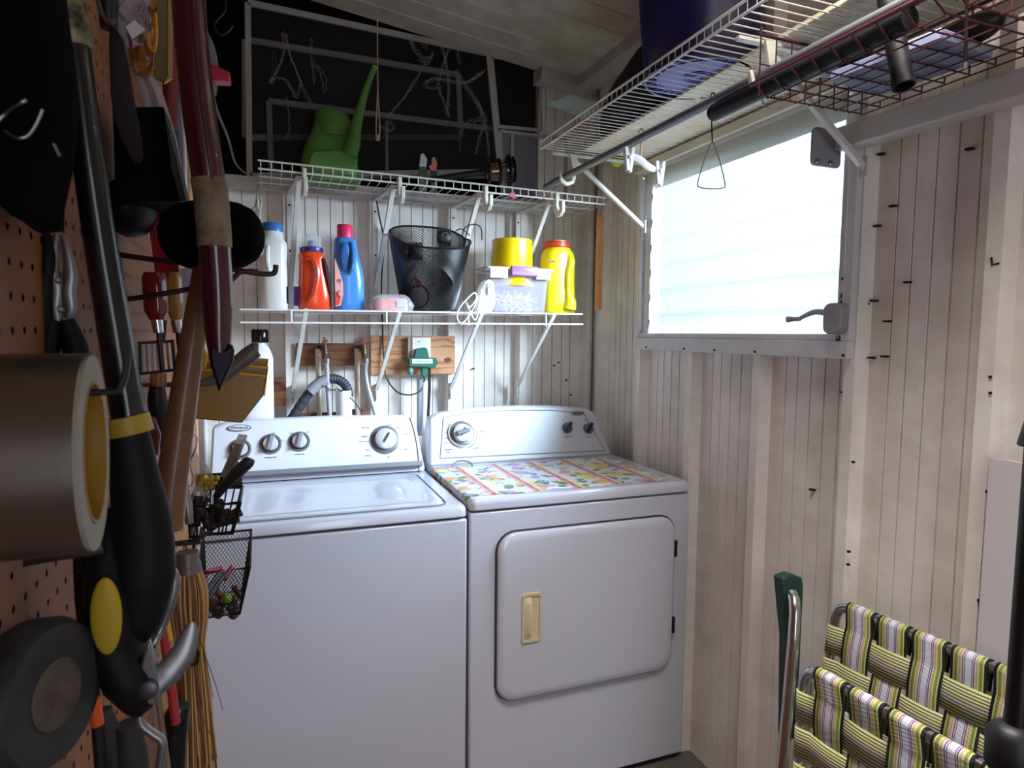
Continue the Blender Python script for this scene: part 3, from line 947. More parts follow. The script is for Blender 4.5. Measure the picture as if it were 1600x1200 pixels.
b = B().prism([(px_ - .052, y_, z_) for y_, z_ in ((yc - .084, z0 + .168), (yc - .094, z0 + .168), (yc - .099, z0 + .162), (yc - .099, z0 + .135), (yc - .094, z0 + .131), (yc - .089, z0 + .131))], (.104, 0, 0))
b.build('latch', mat('purple_latch', '#8A62C8', .4), t, bevel=.002)
# clips inside
b = B()
random.seed(3)
for k in range(90):
    c = Vector((x0 + random.uniform(-.075, .075), yc + random.uniform(-.05, .04), z0 + .008 + random.uniform(0, .055)))
    d = Vector((random.uniform(-1, 1), random.uniform(-.6, .6), random.uniform(-.5, .5))).normalized() * .028
    b.beam(c - d, c + d, .006, .004)
o = b.build('clothes_clip', mat('pale_pink_plastic', '#D9CBD4', .4, var=.2, vscale=60), bevel=0)
tag(o, 'heap of pale plastic clips and pegs inside the clear storage box', 'clips', kind='stuff')
YEL = mat('yellow_plastic', '#E9C400', .3, coat=.2)
t = thing('plastic_cup', 'yellow plastic tub sitting in the clear storage box', 'tub', (.862, 2.285, z0 + .09))
B().lathe([(.079, .0), (.082, .004), (.075, .172), (.072, .175), (.067, .172), (.071, .006)], (.868, 2.285, z0 + .098), n=40).build('tub_wall', YEL, t)
B().lathe([(.0805, 0), (.0855, .002), (.0855, .010), (.0805, .012)], (.868, 2.285, z0 + .098), n=40, cap=False).build('rim', YEL, t)

# yellow jug with red lid
x0 = 1.058; z0 = shz(1.05); yc = 2.28
t = thing('powder_jug', 'yellow plastic jug with a red lid and hollow handle, at the shelf end', 'jug', (x0, yc, z0))
YJ = mat('jug_yellow', '#DFCB12', .35)
body(B(), (x0 - .004, yc, z0), [(0, .062, .050), (.005, .067, .054), (.05, .067, .054), (.12, .064, .052), (.20, .064, .052), (.228, .060, .050), (.246, .050, .046, 0, 2.2), (.252, .047, .044, 0, 2)]).build('jug_body', YJ, t)
B().tube([(x0 + .026, yc - .045, z0 + .018), (x0 + .028, yc - .048, z0 + .045), (x0 + .018, yc - .054, z0 + .085), (x0 + .018, yc - .054, z0 + .15), (x0 + .030, yc - .046, z0 + .195), (x0 + .024, yc - .035, z0 + .222)], [.030, .026, .011, .011, .018, .016], 12, sm=5).build('handle', YJ, t)
B().lathe([(.052, .252), (.052, .268), (.048, .271)], (x0 - .008, yc, z0), n=36).build('lid', mat('red_lid', '#C8372E', .4), t)
B().lathe([(.044, .271), (.044, .277), (.041, .278)], (x0 - .008, yc, z0), n=36).build('lid_top', mat('lid_top', '#D8A030', .4, var=.6, vscale=60, col2='#7A1F20'), t)
text('Perm', .020, (x0 - .052, yc - .050, z0 + .195), (1, .0, 0), (0, 0, 1), INK, t, sx=.7)

# paint stirring stick hung at the shelf end
t = thing('stirring_stick', 'tan wooden paint stick hanging from the right end of the upper shelf', 'stick', (1.21, 2.13, 1.47))
c1 = at(937, 334, y=2.20); c2 = at(935, 484, y=2.20)
ht = c1.z - c2.z
b = B().prism([(c2.x + u, 2.20, c2.z + v * ht) for u, v in ((-.014, 0), (.014, 0), (.015, .7), (.012, .78), (.014, .82), (.014, .98), (.010, 1), (-.010, 1), (-.014, .98), (-.014, .82), (-.012, .78), (-.015, .7))], (0, .005, 0))
b.build('stick', mat('stick_wood', '#C98A50', .6, var=.15, vscale=20), t, smooth=False)
for k, (u0, hh_) in enumerate(((.30, .022), (.62, .009))): 
    text('PAINT' if k == 1 else 'M', hh_, (c2.x, 2.1995, c2.z + u0 * ht), (0, 0, 1), (-1, 0, 0), mat('stick_ink', '#7A4522', .6), t)
B().tube([(c1.x, 2.198, c1.z - .012), (c1.x + .004, 2.19, c1.z + .012), (c1.x + .006, 2.165, c1.z + .05), (c1.x + .004, 2.16, SH1Z - .02)], .001, 5, sm=4).build('hanging_wire', BLACKM, t)

# clear bag of plugs + white cord over the shelf front
x0 = .725; z0 = shz(x0)
t = thing('cord_bag', 'crumpled clear bag holding a plug, between basket and storage box', 'bag', (x0, 2.20, z0))
b = B(); random.seed(11)
body(b, (x0, 2.19, z0), [(0, .030, .02), (.03, .036, .024, .004), (.07, .034, .022, .008), (.105, .022, .016, .014), (.115, .010, .01, .018)], n=16)
for v in b.v: v += Vector((random.uniform(-.004, .004), random.uniform(-.004, .004), 0))
b.build('bag', mat('thin_film', '#D8D4CC', .2, alpha=.42), t)
B().box(x0 + .008, x0 + .020, 2.165, 2.176, z0 + .060, z0 + .085).box(x0 + .009, x0 + .011, 2.168, 2.172, z0 + .085, z0 + .105).box(x0 + .017, x0 + .019, 2.168, 2.172, z0 + .085, z0 + .105).build('plug', mat('old_ivory', '#BDB4A2', .5), t)
pts = [at(px, py, y=2.145) for px, py in ((748, 462), (738, 485), (722, 505), (714, 495), (720, 478), (740, 458), (744, 466), (734, 480), (728, 472), (742, 500), (748, 478), (752, 452))]
tag(B().tube(pts, .0026, 8, sm=6).build('looped_cord', WIREW), 'loop of white cord hanging over the front of the lower shelf', 'cord')
# ------------------------------------------------------------------ on the upper shelf
GRN = mat('green_plastic', '#4F7F35', .42)
zc = SH1Z + .002
t = thing('watering_can', 'green plastic watering can with a long upright spout', 'watering can', (.22, 2.30, zc))
b = B()
body(b, (.212, 2.31, zc), [(0, .092, .065, .004), (.006, .098, .07, .003), (.06, .094, .068, -.001), (.12, .078, .06, -.004), (.17, .060, .052, .002), (.19, .058, .05, .006), (.215, .050, .045, .004), (.232, .046, .04, .002)], power=3.2)
b.build('can_body', GRN, t, angle=50)
body(B(), (.228, 2.30, zc), [(.150, .050, .058, -.01), (.190, .062, .056, .0), (.225, .052, .045, -.006), (.242, .040, .034, -.014), (.245, .03, .028, -.018)], power=2.6).build('hood', GRN, t, angle=50)
p = [at(px, py, y=2.235) for px, py in ((545, 243), (552, 222), (557, 195), (566, 160), (576, 128), (585, 106))]
B().tube(p, [.030, .024, .018, .013, .010, .009], 14, sm=5).build('spout', GRN, t)
d = (p[-1] - p[-2]).normalized()
B().ring(p[-1] + d * .002, d, .0095, .0055, .006, 20).build('spout_tip', mat('spout_lip', '#7EAE62', .4), t)
B().prism([at(px, py, y=2.236) for px, py in ((484, 246), (490, 236), (540, 232), (558, 238), (560, 246), (558, 262), (480, 262))], (0, .02, 0)).build('base_step', GRN, t, bevel=.004)

def paintbrush(c, w, colb, colh, label):
    t = thing('paint_brush', label, 'paint brush', c)
    B().box(c.x - w / 2, c.x + w / 2, c.y, c.y + .01, c.z, c.z + .085).build('bristles', mat(*colb), t, bevel=.002)
    B().box(c.x - w / 2 - .001, c.x + w / 2 + .001, c.y - .001, c.y + .011, c.z + .02, c.z + .026).build('ferrule', STEEL, t)
    B().prism([(c.x - w * .45, c.y + .001, c.z + .082), (c.x + w * .35, c.y + .001, c.z + .078), (c.x + w * .55, c.y + .001, c.z + .112), (c.x + w * .1, c.y + .001, c.z + .132), (c.x - w * .25, c.y + .001, c.z + .127)], (0, .008, 0)).build('handle', mat(*colh), t, bevel=.002)
zc2 = SH1Z - .004
p = at(661, 270, y=2.26); p.z = zc2
paintbrush(p, .030, ('green_bristle', '#4B5B43', .7), ('white_handle', '#CFCFDA', .4), 'paint brush with green wrapper and white handle on the upper shelf')
p = at(678, 270, y=2.29); p.z = zc2
paintbrush(p, .024, ('grey_bristle', '#57564E', .7), ('orange_handle', '#D98A62', .4), 'smaller grey paint brush with an orange handle tip on the upper shelf')
# stacked black tins lying with a handle
t = thing('flashlight', 'black flanged lantern head with a long handle lying on the upper shelf', 'lantern', (.78, 2.25, zc2))
ax = Vector((1, -.15, .12)).normalized(); c0 = at(757, 269, y=2.26)
B().tube([at(660, 283, y=2.27), c0], [.010, .013], 12).build('handle', BLACK, t)
TIN = mat('reflective_tin', '#4A2A24', .15, metal=.7, var=.5, vscale=30, col2='#A37C6C')
B().lathe([(.016, 0), (.030, .01), (.032, .035), (.034, .06), (.034, .075)], c0, ax, 32).build('barrel', TIN, t)
for k, (u, r) in enumerate(((.012, .040), (.052, .046), (.088, .056))):
    B().lathe([(r * .75, u - .004), (r, u), (r, u + .006), (r * .75, u + .010)], c0, ax, 36).build('flange', BLACK, t)
B().lathe([(.040, .075), (.042, .100), (.050, .108)], c0, ax, 36).build('lens_ring', mat('dark_gloss', '#15151A', .12), t)
b = B()
for k in range(14):
    a = 2 * pi * k / 14; u, w = orth(ax)
    q = c0 + (u * cos(a) + w * sin(a)) * .036
    b.tube([q + ax * .06, q + ax * .088], .0018, 5)
b.build('cage_bar', CHROME, t)
for (px, py, yy) in ((676, 261, 2.155), (800, 304, 2.158)):
    c = at(px, py, y=yy)
    b = B().obox(c, (.022, .006, .012), (1, 0, .3)).obox(c + Vector((.002, -.001, -.006)), (.02, .005, .008), (1, 0, -.2))
    tag(b.build('clothes_clip', mat('pink_clip', '#D86A8E', .4)), 'small pink clip on the front lip of the upper shelf, ' + ('below the paint brushes' if px < 700 else 'below the black lantern head'), 'clip')

# ------------------------------------------------------------------ insect screens and pull cord
def screen_mat(name, col, dens, webs=False):
    m = bpy.data.materials.new(name); m.use_nodes = True
    t = NT(m); bs = t.n['Principled BSDF']; bs.inputs['Roughness'].default_value = .8
    bs.inputs['Base Color'].default_value = (*lin(col), 1)
    tc = t.add('ShaderNodeTexCoord')
    a = dens
    if webs:
        mp = t.add('ShaderNodeMapping'); mp.inputs['Scale'].default_value = (1, 1, .45); t.link(tc.outputs['Object'], mp.inputs[0])
        nz = t.add('ShaderNodeTexNoise'); nz.inputs['Scale'].default_value = 9; nz.inputs['Detail'].default_value = 3
        t.link(mp.outputs[0], nz.inputs['Vector'])
        sc = t.add('ShaderNodeVectorMath', operation='SCALE'); sc.inputs['Scale'].default_value = .35; t.link(nz.outputs['Color'], sc.inputs[0])
        ad = t.add('ShaderNodeVectorMath', operation='ADD'); t.link(mp.outputs[0], ad.inputs[0]); t.link(sc.outputs[0], ad.inputs[1])
        vo = t.add('ShaderNodeTexVoronoi', feature='DISTANCE_TO_EDGE'); vo.inputs['Scale'].default_value = 5.5; t.link(ad.outputs[0], vo.inputs['Vector'])
        line = t.ramp(vo.outputs['Distance'], [(0, (1, 1, 1)), (.035, (0, 0, 0))])
        n2 = t.add('ShaderNodeTexNoise'); n2.inputs['Scale'].default_value = 3.5; t.link(tc.outputs['Object'], n2.inputs['Vector'])
        msk = t.ramp(n2.outputs[0], [(.48, (0, 0, 0)), (.62, (1, 1, 1))])
        f = t.math('MULTIPLY', t.math('MULTIPLY', line, msk), .40)
        t.link(t.mix(f, lin(col), lin('#B7B0A8')), bs.inputs['Base Color'])
        t.link(t.math('MAXIMUM', f, dens), bs.inputs['Alpha'])
    else:
        bs.inputs['Alpha'].default_value = dens
    return m
SFR = mat('screen_frame_metal', '#A9A59F', .45, var=.15, vscale=14)
def screen(label, cs, w, meshm, y, d=.012, bars=()):
    """frame through the given corner sights on a plane at distance y"""
    pts = [at(px, py, y=y) for px, py in cs]
    c = sum(pts, Vector()) / len(pts)
    t = thing('window_screen', label, 'window screen', (c.x, y, min(p.z for p in pts)))
    b = B()
    n = len(pts)
    for i in range(n):
        a, e = pts[i], pts[(i + 1) % n]
        b.beam(a, e, d, w, up=(a - e).cross(Vector((0, 1, 0))))
    b.build('frame', SFR, t, smooth=False, bevel=.0015)
    for a, e in bars:
        B().beam(at(*a, y=y), at(*e, y=y), d, w * .8, up=(0, 1, 0)).build('crossbar', SFR, t, smooth=False)
    B().sheet([[pts[0] + Vector((0, .004, 0)), pts[1] + Vector((0, .004, 0))], [pts[3] + Vector((0, .004, 0)), pts[2] + Vector((0, .004, 0))]]).build('screen_mesh', meshm, t, smooth=False)
    return t
SM = screen_mat('dark_screen', '#2A2724', .42)
screen('large dusty insect screen covered in cobwebs above the upper shelf', [(387, 4), (763, 84), (781, 268), (390, 275)], .020, SM, 2.47)
SM2 = screen_mat('dark_screen_plain', '#1C1918', .5)
screen('small dark insect screen right of the cobwebbed one, under the ceiling trim', [(768, 88), (843, 98), (845, 204), (778, 198)], .014, SM2, 2.50)
SM3 = screen_mat('grey_screen', '#77757C', .92)
screen('light grey screen panel standing low beside the back corner', [(781, 205), (884, 218), (884, 320), (785, 310)], .014, SM3, 2.495, bars=(((800, 210), (800, 300)),))
screen('framed screen stored behind the cobwebbed one, wide top rail showing through', [(383, 62), (716, 117), (720, 215), (383, 215)], .022, SM2, 2.64)
screen('lowest framed screen stored in the dark behind the watering can', [(420, 158), (780, 203), (780, 275), (424, 275)], .020, SM2, 2.58, bars=(((604, 190), (604, 270)),))
# cobwebs clinging to the big screen
def web(label, strands, seed):
    random.seed(seed)
    b = B()
    for st in strands:
        for rep in range(st[1]):
            base = spline([at(px, py, y=2.455) for px, py in st[0]], 10)
            off = Vector((random.uniform(-.006, .006), random.uniform(-.006, .006), random.uniform(-.006, .006)))
            b.tube([p + off + Vector((random.uniform(-.0035, .0035), random.uniform(-.006, .006), random.uniform(-.0035, .0035))) for p in base], random.choice((.0004, .0006, .0008)), 3, cap=False)
    tag(b.build('cobweb', mat('dusty_cobweb', '#B5ADA4', .9, alpha=.7)), label, 'cobweb', kind='stuff')
web('tangled dusty cobwebs on the right half of the big screen', [(((640, 64), (648, 80), (662, 92), (676, 88)), 5), (((690, 72), (696, 100), (700, 130), (698, 180)), 6), (((702, 75), (690, 110), (684, 135), (694, 160), (702, 185)), 4), (((712, 110), (728, 135), (745, 160), (758, 190)), 8), (((758, 190), (750, 215), (744, 240)), 4), (((758, 190), (762, 215), (764, 245)), 4), (((666, 95), (650, 125), (628, 158), (604, 185)), 4), (((664, 130), (680, 124), (704, 128), (728, 130), (755, 112)), 5), (((664, 130), (668, 138), (690, 137)), 4), (((676, 82), (668, 100), (655, 92)), 4), (((720, 100), (716, 82), (722, 74)), 3), (((758, 190), (735, 188), (722, 205), (718, 235)), 3), (((745, 160), (752, 180), (740, 195)), 3), (((606, 188), (614, 200), (606, 204), (590, 196)), 3), (((640, 64), (655, 62), (668, 74)), 3)], 2)
web('thin drooping cobweb strands on the left half of the big screen', [(((442, 50), (444, 80), (436, 105), (422, 130)), 4), (((446, 55), (452, 85), (462, 110), (470, 130)), 5), (((422, 130), (434, 122), (446, 125)), 4), (((446, 125), (456, 138), (462, 152)), 5), (((470, 128), (464, 150)), 3), (((486, 60), (488, 100), (490, 130)), 3), (((490, 100), (504, 118), (508, 145)), 3), (((470, 130), (480, 148), (484, 158)), 3), (((430, 80), (428, 110), (424, 130)), 2), (((446, 150), (450, 190), (446, 215)), 2)], 3)
# dark end opening on the left
t = thing('pull_cord', 'thin tan pull cord with a looped end hanging from the ceiling', 'cord', (.308, 1.9, 1.95))
cx0 = at(590, 100, y=1.9).x; ce = at(590, 216, y=1.9).z; c1 = at(590, 175, y=1.9).z
B().tube([(cx0, 1.9, ceil_z(cx0)), (cx0, 1.9, c1 + .05)], .0018, 6).build('cord', mat('tan_cord', '#A98F78', .8), t)
B().tube([(cx0, 1.9, c1 + .06), (cx0 - .005, 1.9, c1 - .03), (cx0 - .004, 1.9, ce + .004), (cx0 + .003, 1.9, ce + .004), (cx0 + .005, 1.9, c1 - .03), (cx0, 1.9, c1 + .05)], .0019, 6, sm=5).build('loop', mat('tan_cord'), t)
B().lathe([(.005, 0), (.006, .008), (.004, .016)], (cx0 - .001, 1.9, ce - .006)).build('knot', mat('tan_cord'), t)

# ------------------------------------------------------------------ plumbing wall below the shelves
def board(label, a, c, y=2.435):
    p, q = at(*a, y=y), at(*c, y=y)
    z0_, z1_ = min(p.z, q.z), max(p.z, q.z)
    b = B().box(min(p.x, q.x), max(p.x, q.x), y, 2.449, z0_, z1_)
    return tag(b.build('wooden_board', wood_m, smooth=False, bevel=.0015), label, 'board')
def wood(name, c1, c2, scale=9, knot=None):
    m = bpy.data.materials.new(name); m.use_nodes = True
    t = NT(m); bs = t.n['Principled BSDF']; bs.inputs['Roughness'].default_value = .6
    tc = t.add('ShaderNodeTexCoord'); mp = t.add('ShaderNodeMapping'); mp.inputs['Scale'].default_value = (1.2, 1, 7); t.link(tc.outputs['Object'], mp.inputs[0])
    nz = t.add('ShaderNodeTexNoise'); nz.inputs['Scale'].default_value = 4; t.link(mp.outputs[0], nz.inputs['Vector'])
    wv = t.add('ShaderNodeTexWave', bands_direction='Z'); wv.inputs['Scale'].default_value = scale * .13; wv.inputs['Distortion'].default_value = 16; wv.inputs['Detail Scale'].default_value = 2.0; wv.inputs['Detail'].default_value = 3
    t.link(mp.outputs[0], wv.inputs['Vector'])
    t.link(t.ramp(wv.outputs['Color'], [(.0, c1), (.7, c1), (1, c2)]), bs.inputs['Base Color']); return m
wood_m = wood('dark_board_wood', '#74431F', '#573018')
board('dark brown board carrying the two water valves', (462, 536), (577, 571))
board('short brown board end behind the white bottle', (410, 592), (447, 634))
wood_m = wood('light_board_wood', '#B27F58', '#8E5D3B')
board('lighter knotty board carrying the electrical outlet', (579, 524), (711, 584))
c = at(700, 562, y=2.433)
tag(B().lathe([(.011, 0), (.010, .0015)], c, (0, -1, 0), 16, sx=1.2, sy=.8, ux=(1, 0, 0)).build('wood_knot', mat('knot_brown', '#5A2E22', .6)), 'dark oval knot plug in the outlet board', 'knot')
wood_m = MATS.setdefault('wm', wood('red_board_wood', '#7A4A34', '#573022'))
board('low brown board end just above the washer console, left of the standpipe', (470, 646), (528, 662))
board('low brown board behind the standpipe and right pipe', (550, 640), (579, 664))

BRASS = mat('aged_brass', '#6A5A4C', .45, metal=.7, var=.4, vscale=40)
PVCB = mat('beige_pipe', '#C9BBA6', .45)
for k, (vx, vy) in enumerate(((507, 545), (568, 545))):
    c = at(vx, vy, y=2.40)
    t = thing('water_valve', 'brass laundry water valve with a red handle, ' + ('left' if k == 0 else 'right') + ' one of the pair', 'valve', (c.x, 2.43, c.z))
    b = B().tube([c + Vector((-.012, .034, .004)), c + Vector((0, 0, .004))], .011, 10)
    b.tube([c + Vector((0, 0, .012)), c + Vector((.002, -.012, -.022))], [.012, .010], 10)
    b.lathe([(.015, 0), (.015, .014)], c + Vector((.006, -.012, -.034)), n=6)
    b.build('valve_body', BRASS, t)
    B().obox(c + Vector((.002, -.002, .026)), (.02, .008, .010), (1, 0, .4)).tube([c + Vector((0, 0, .012)), c + Vector((0, 0, .026))], .004, 8).obox(c + Vector((.0, -.004, .034)), (.008, .008, .016)).build('handle', mat('rusty_red', '#A34A36', .55), t, bevel=.002)
    B().tube([c + Vector((-.022, .02, .0)), c + Vector((-.016, .03, -.42))], .009, 12).build('supply_pipe', PVCB, t)
    hz = [c + Vector((.006, -.012, -.034)), c + Vector((.008, -.012, -.12)), c + Vector((.016 if k == 0 else .045, -.012, -.27)), c + Vector((.02 if k == 0 else .06, -.014, -.40))]
    o = B().tube(hz, .0085, 10, sm=5).build('hose', mat('grey_hose', '#A9A7AC', .35, metal=.3), t)
    B().lathe([(.0125, -.05), (.0125, -.034)], c + Vector((.006, -.012, 0)), n=12).build('coupling', STEEL, t)
t = thing('standpipe', 'short white plastic drain standpipe behind the washer', 'pipe', (.30, 2.40, 1.0))
p = at(537, 610, y=2.40)
B().lathe([(.029, -.36), (.029, 0), (.025, 0), (.025, -.05)], p, n=28).build('pipe', mat('white_pvc', '#DCD9DE', .35), t)
q = [at(px, py, y=2.40) for px, py in ((440, 680), (462, 645), (486, 610), (500, 597), (514, 592), (530, 594), (541, 604), (545, 620))]
t = thing('drain_hose', 'ribbed dark grey washer drain hose curving into the standpipe', 'hose', (q[0].x, 2.40, q[0].z))
sp_ = spline(q, 12)
B().tube(sp_, [.0165 + .0022 * (i % 3 == 0) for i in range(len(sp_))], 14).build('ribbed_hose', mat('dark_grey_hose', '#34363E', .5), t)
a_, b_ = at(484, 612, y=2.39), at(497, 600, y=2.39)
B().tube([a_, b_, at(511, 594, y=2.39)], .0195, 12, sm=3).build('sleeve', mat('grey_sleeve', '#8B8D96', .5), t)
B().tube([at(500, 601, y=2.375), at(520, 610, y=2.375), at(528, 608, y=2.372), at(550, 624, y=2.38), at(566, 645, y=2.39)], .0018, 5, sm=4).build('hose_wire', BLACKM, t)
# outlet, adapter and cords
c = at(655, 540, y=2.425); 
t = thing('outlet_box', 'white electrical outlet box on the lighter board', 'outlet', (c.x, 2.43, c.z))
p0, p1 = at(642, 527, y=2.425), at(671, 570, y=2.425)
B().box(p0.x, p1.x, 2.405, 2.4345, p1.z, p0.z).build('cover_plate', mat('outlet_white', '#D9D7DC', .4), t, bevel=.003)
B().box(p0.x - .014, p0.x, 2.41, 2.4345, p1.z, p0.z).build('box_side', mat('box_grey', '#96857C', .5), t)
B().lathe([(.003, 0), (.002, .002)], at(655, 534, y=2.404), (0, -1, 0), 8).build('screw', STEEL, t)
GA = mat('green_adapter', '#215E4E', .4)
t = thing('plug_adapter', 'green three-way plug adapter in the white outlet', 'adapter', (c.x, 2.39, c.z - .05))
b = B(); P_ = lambda px, py, y=2.385: at(px, py, y=y)
b.prism([P_(650, 545), P_(664, 543), (P_(668, 545)), P_(672, 562), P_(646, 562)], (0, .02, 0))
b.build('plug_neck', GA, t, bevel=.003)
B().prism([P_(638, 559, 2.375), P_(682, 559, 2.375), P_(685, 567, 2.375), P_(680, 575, 2.375), P_(640, 573, 2.375)], (0, .02, 0)).build('crossbar', GA, t, bevel=.003)
B().prism([P_(644, 561, 2.373), P_(676, 561, 2.373), P_(676, 568, 2.373), P_(644, 568, 2.373)], (0, .002, 0)).build('label', mat('pale_label', '#C7D0CF', .5), t)
text('CAUTION  15A 125V', .006, P_(660, 564.5, 2.3725), (1, 0, 0), (0, 0, 1), INK, t)
B().prism([P_(659, 572), P_(669, 572), P_(668, 588), P_(663, 592), (P_(659, 584))], (0, .02, 0)).build('lower_plug', GA, t, bevel=.003)
B().ell(P_(641, 580, 2.39), (.012, .012, .016)).build('side_plug', mat('pale_green_plug', '#4E7F71', .45), t)
tag(B().tube([P_(663, 590), P_(662, 602), P_(655, 612, 2.38), P_(640, 617, 2.38), P_(620, 612, 2.39), P_(604, 590, 2.41), P_(600, 560, 2.42), P_(598, 520, 2.43), P_(596, 440, 2.43), P_(600, 380, 2.43), P_(592, 335, 2.42), P_(588, 310, 2.42)], .0032, 8, sm=6).build('power_cord', mat('dark_green_cord', '#20302E', .4)), 'dark green power cord looping down from the adapter and up the wall', 'cord')
tag(B().tube([P_(671, 574), P_(671, 600), P_(670, 630), P_(668, 665)], .0055, 8, sm=5).build('power_cord', mat('black_cord', '#17141A', .4)), 'thick black power cord dropping straight behind the dryer', 'cord')
tag(B().tube([P_(657, 590, 2.42), P_(657, 680, 2.42)], .015, 14).build('conduit', mat('grey_conduit', '#B9BDCB', .4)), 'pale grey conduit pipe below the outlet box', 'pipe')
B_ = B()
for k in range(10):
    a = P_(663, 596); B_.tube([a + Vector((random.uniform(-.006, .008), -.004, random.uniform(-.015, .004))), a + Vector((random.uniform(-.008, .010), -.005, random.uniform(-.03, -.01)))], .0012, 4)
tag(B_.build('twist_tie', mat('clear_tie', '#C9CDD2', .3)), 'tangle of clear twist ties on the green cord', 'tie')

# white bottle with black cap behind the washer console
c = at(401, 560, y=2.325); z0 = .917
t = thing('bleach_bottle', 'large white bottle with a black cap behind the washer console', 'bottle', (c.x, 2.325, z0))
zt_ = at(401, 535, y=2.325).z
H_ = zt_ - z0
body(B(), (c.x, 2.325, z0), [(0, .048, .024), (.006, .052, .026), (H_ - .075, .052, .026), (H_ - .05, .050, .026, .002), (H_ - .022, .040, .026, .003), (H_ - .006, .026, .024, .006, 2), (H_, .024, .023, .008, 2)]).build('bottle_body', mat('white_bottle', '#E3E0E4', .3), t)
B().lathe([(.027, 0), (.028, .004), (.028, .04), (.025, .044)], (c.x + .012, 2.325, zt_), n=28).build('cap', mat('gloss_black', '#070707', .15), t)
# clear plastic hook bag left of the upper shelf
t = thing('hanging_bag', 'empty clear plastic bag hanging at the upper shelf left end', 'bag', (0, 2.16, 1.68))
b = B(); random.seed(5)
P_ = lambda px, py, y=2.19: at(px, py, y=y)
rows = []
for px, py, w in ((403, 290, 1), (403, 305, 5), (404, 318, 7), (404, 326, 4), (401, 340, 7), (403, 360, 9), (404, 385, 9), (405, 400, 6)):
    rows.append([P_(px - w + 2 * w * k / 5, py + random.uniform(-2, 2)) + Vector((0, random.uniform(-.006, .006), 0)) for k in range(6)])
b.sheet(rows); b.build('bag_film', mat('thin_film'), t, solid=.001)
B().tube([P_(386, 331), P_(394, 327), P_(400, 318), P_(402, 300), P_(403, 288)], .0013, 5, sm=4).build('hook', BLACKM, t)
# ------------------------------------------------------------------ right wall: shelf, rod and what hangs there
SZ = 2.005
rs = thing('wire_shelf', 'deep white wire shelf above the window on the right wall', 'shelf', (1.262, 1.2, SZ))
wire_shelf(rs, 'y', .30, 2.00, .858, 1.258, SZ, SZ, .024, .0254, CREAMW, rods=(.52,), rr=.0015)
def r_bracket(t, y):
    b = B()
    b.beam((1.262, y, SZ - .010), (.90, y, SZ - .010), .014, .008)
    b.beam((.965, y, SZ - .012), (1.262, y, 1.775), .014, .012)
    b.box(1.258, 1.263, y - .012, y + .012, 1.755, 1.80)
    b.build('bracket', mat('bracket_white'), t, smooth=False, bevel=.0015)
    h = B().prism([(x_, y - .022, z_) for x_, z_ in ((.985, SZ - .012), (.955, SZ - .012), (.970, SZ - .075), (.963, SZ - .098), (.948, SZ - .104), (.932, SZ - .098), (.925, SZ - .075), (.918, SZ - .078), (.924, SZ - .105), (.946, SZ - .117), (.972, SZ - .107), (.981, SZ - .078))], (0, .010, 0))
    h.build('rod_hook', mat('hook_plastic'), t, bevel=.0015)
for y in (2.00, 1.10): r_bracket(rs, y)
ROD = mat('grey_rod', '#7B7A80', .38, metal=.55)
t = thing('hanging_rod', 'grey metal clothes rod slung under the right wire shelf', 'rod', (.95, 1.3, 1.918))
B().tube([(.948, 2.10, 1.922), (.948, .3, 1.916)], .0115, 16).build('rod_tube', ROD, t)
B().tube([(.948, 2.16, 1.922), (.948, 2.09, 1.920)], .0105, 16).build('inner_tube', ROD, t)
# white board lying on the shelf
b = B().box(1.005, 1.255, .32, 1.985, SZ + .004, SZ + .012)
tag(b.build('shelf_board', mat('cream_board', '#E4DECF', .5, var=.12, vscale=6, col2='#D8BE8E'), smooth=False), 'cream white board lying along the rear half of the right wire shelf', 'board')

# blue bucket
NAVY = mat('navy_plastic', '#17154F', .35)
c0 = Vector((.985, 1.34, SZ + .014))
t = thing('bucket', 'big navy blue plastic bucket standing on the right wire shelf', 'bucket', c0)
B().lathe([(.122, 0), (.128, .006), (.160, .33), (.156, .33), (.124, .008)], c0, n=48).build('bucket_wall', NAVY, t)
LAV = mat('lavender_base', '#8384C4', .6, var=.2, vscale=30)
B().lathe([(.119, -.002), (.119, .003)], c0, n=48).build('base', LAV, t)
b = B()
b.ring(c0 + Vector((0, 0, -.004)), (0, 0, 1), .128, .121, .012, 48)
b.build('base_rim', NAVY, t)
b = B()
for k in range(36):
    a = 2 * pi * k / 36; d = Vector((cos(a), sin(a), 0))
    b.beam(c0 + d * .098 + Vector((0, 0, -.004)), c0 + d * .120 + Vector((0, 0, -.004)), .0015, .004)
b.ring(c0 + Vector((0, 0, -.003)), (0, 0, 1), .099, .096, .004, 48)
for r in (.016, .026, .035): b.ring(c0 + Vector((.0, 0, -.003)), (0, 0, 1), r, r - .003, .004, 32)
b.build('base_ribs', mat('violet_rib', '#4B49A8', .4), t)
B().lathe([(.1535, .26), (.155, .262)], c0, n=48, cap=False).build('band', mat('pale_band', '#A9A8C4', .4), t)
text('BUCKET', .0, c0, (1, 0, 0), (0, 0, 1), NAVY, t) if False else None

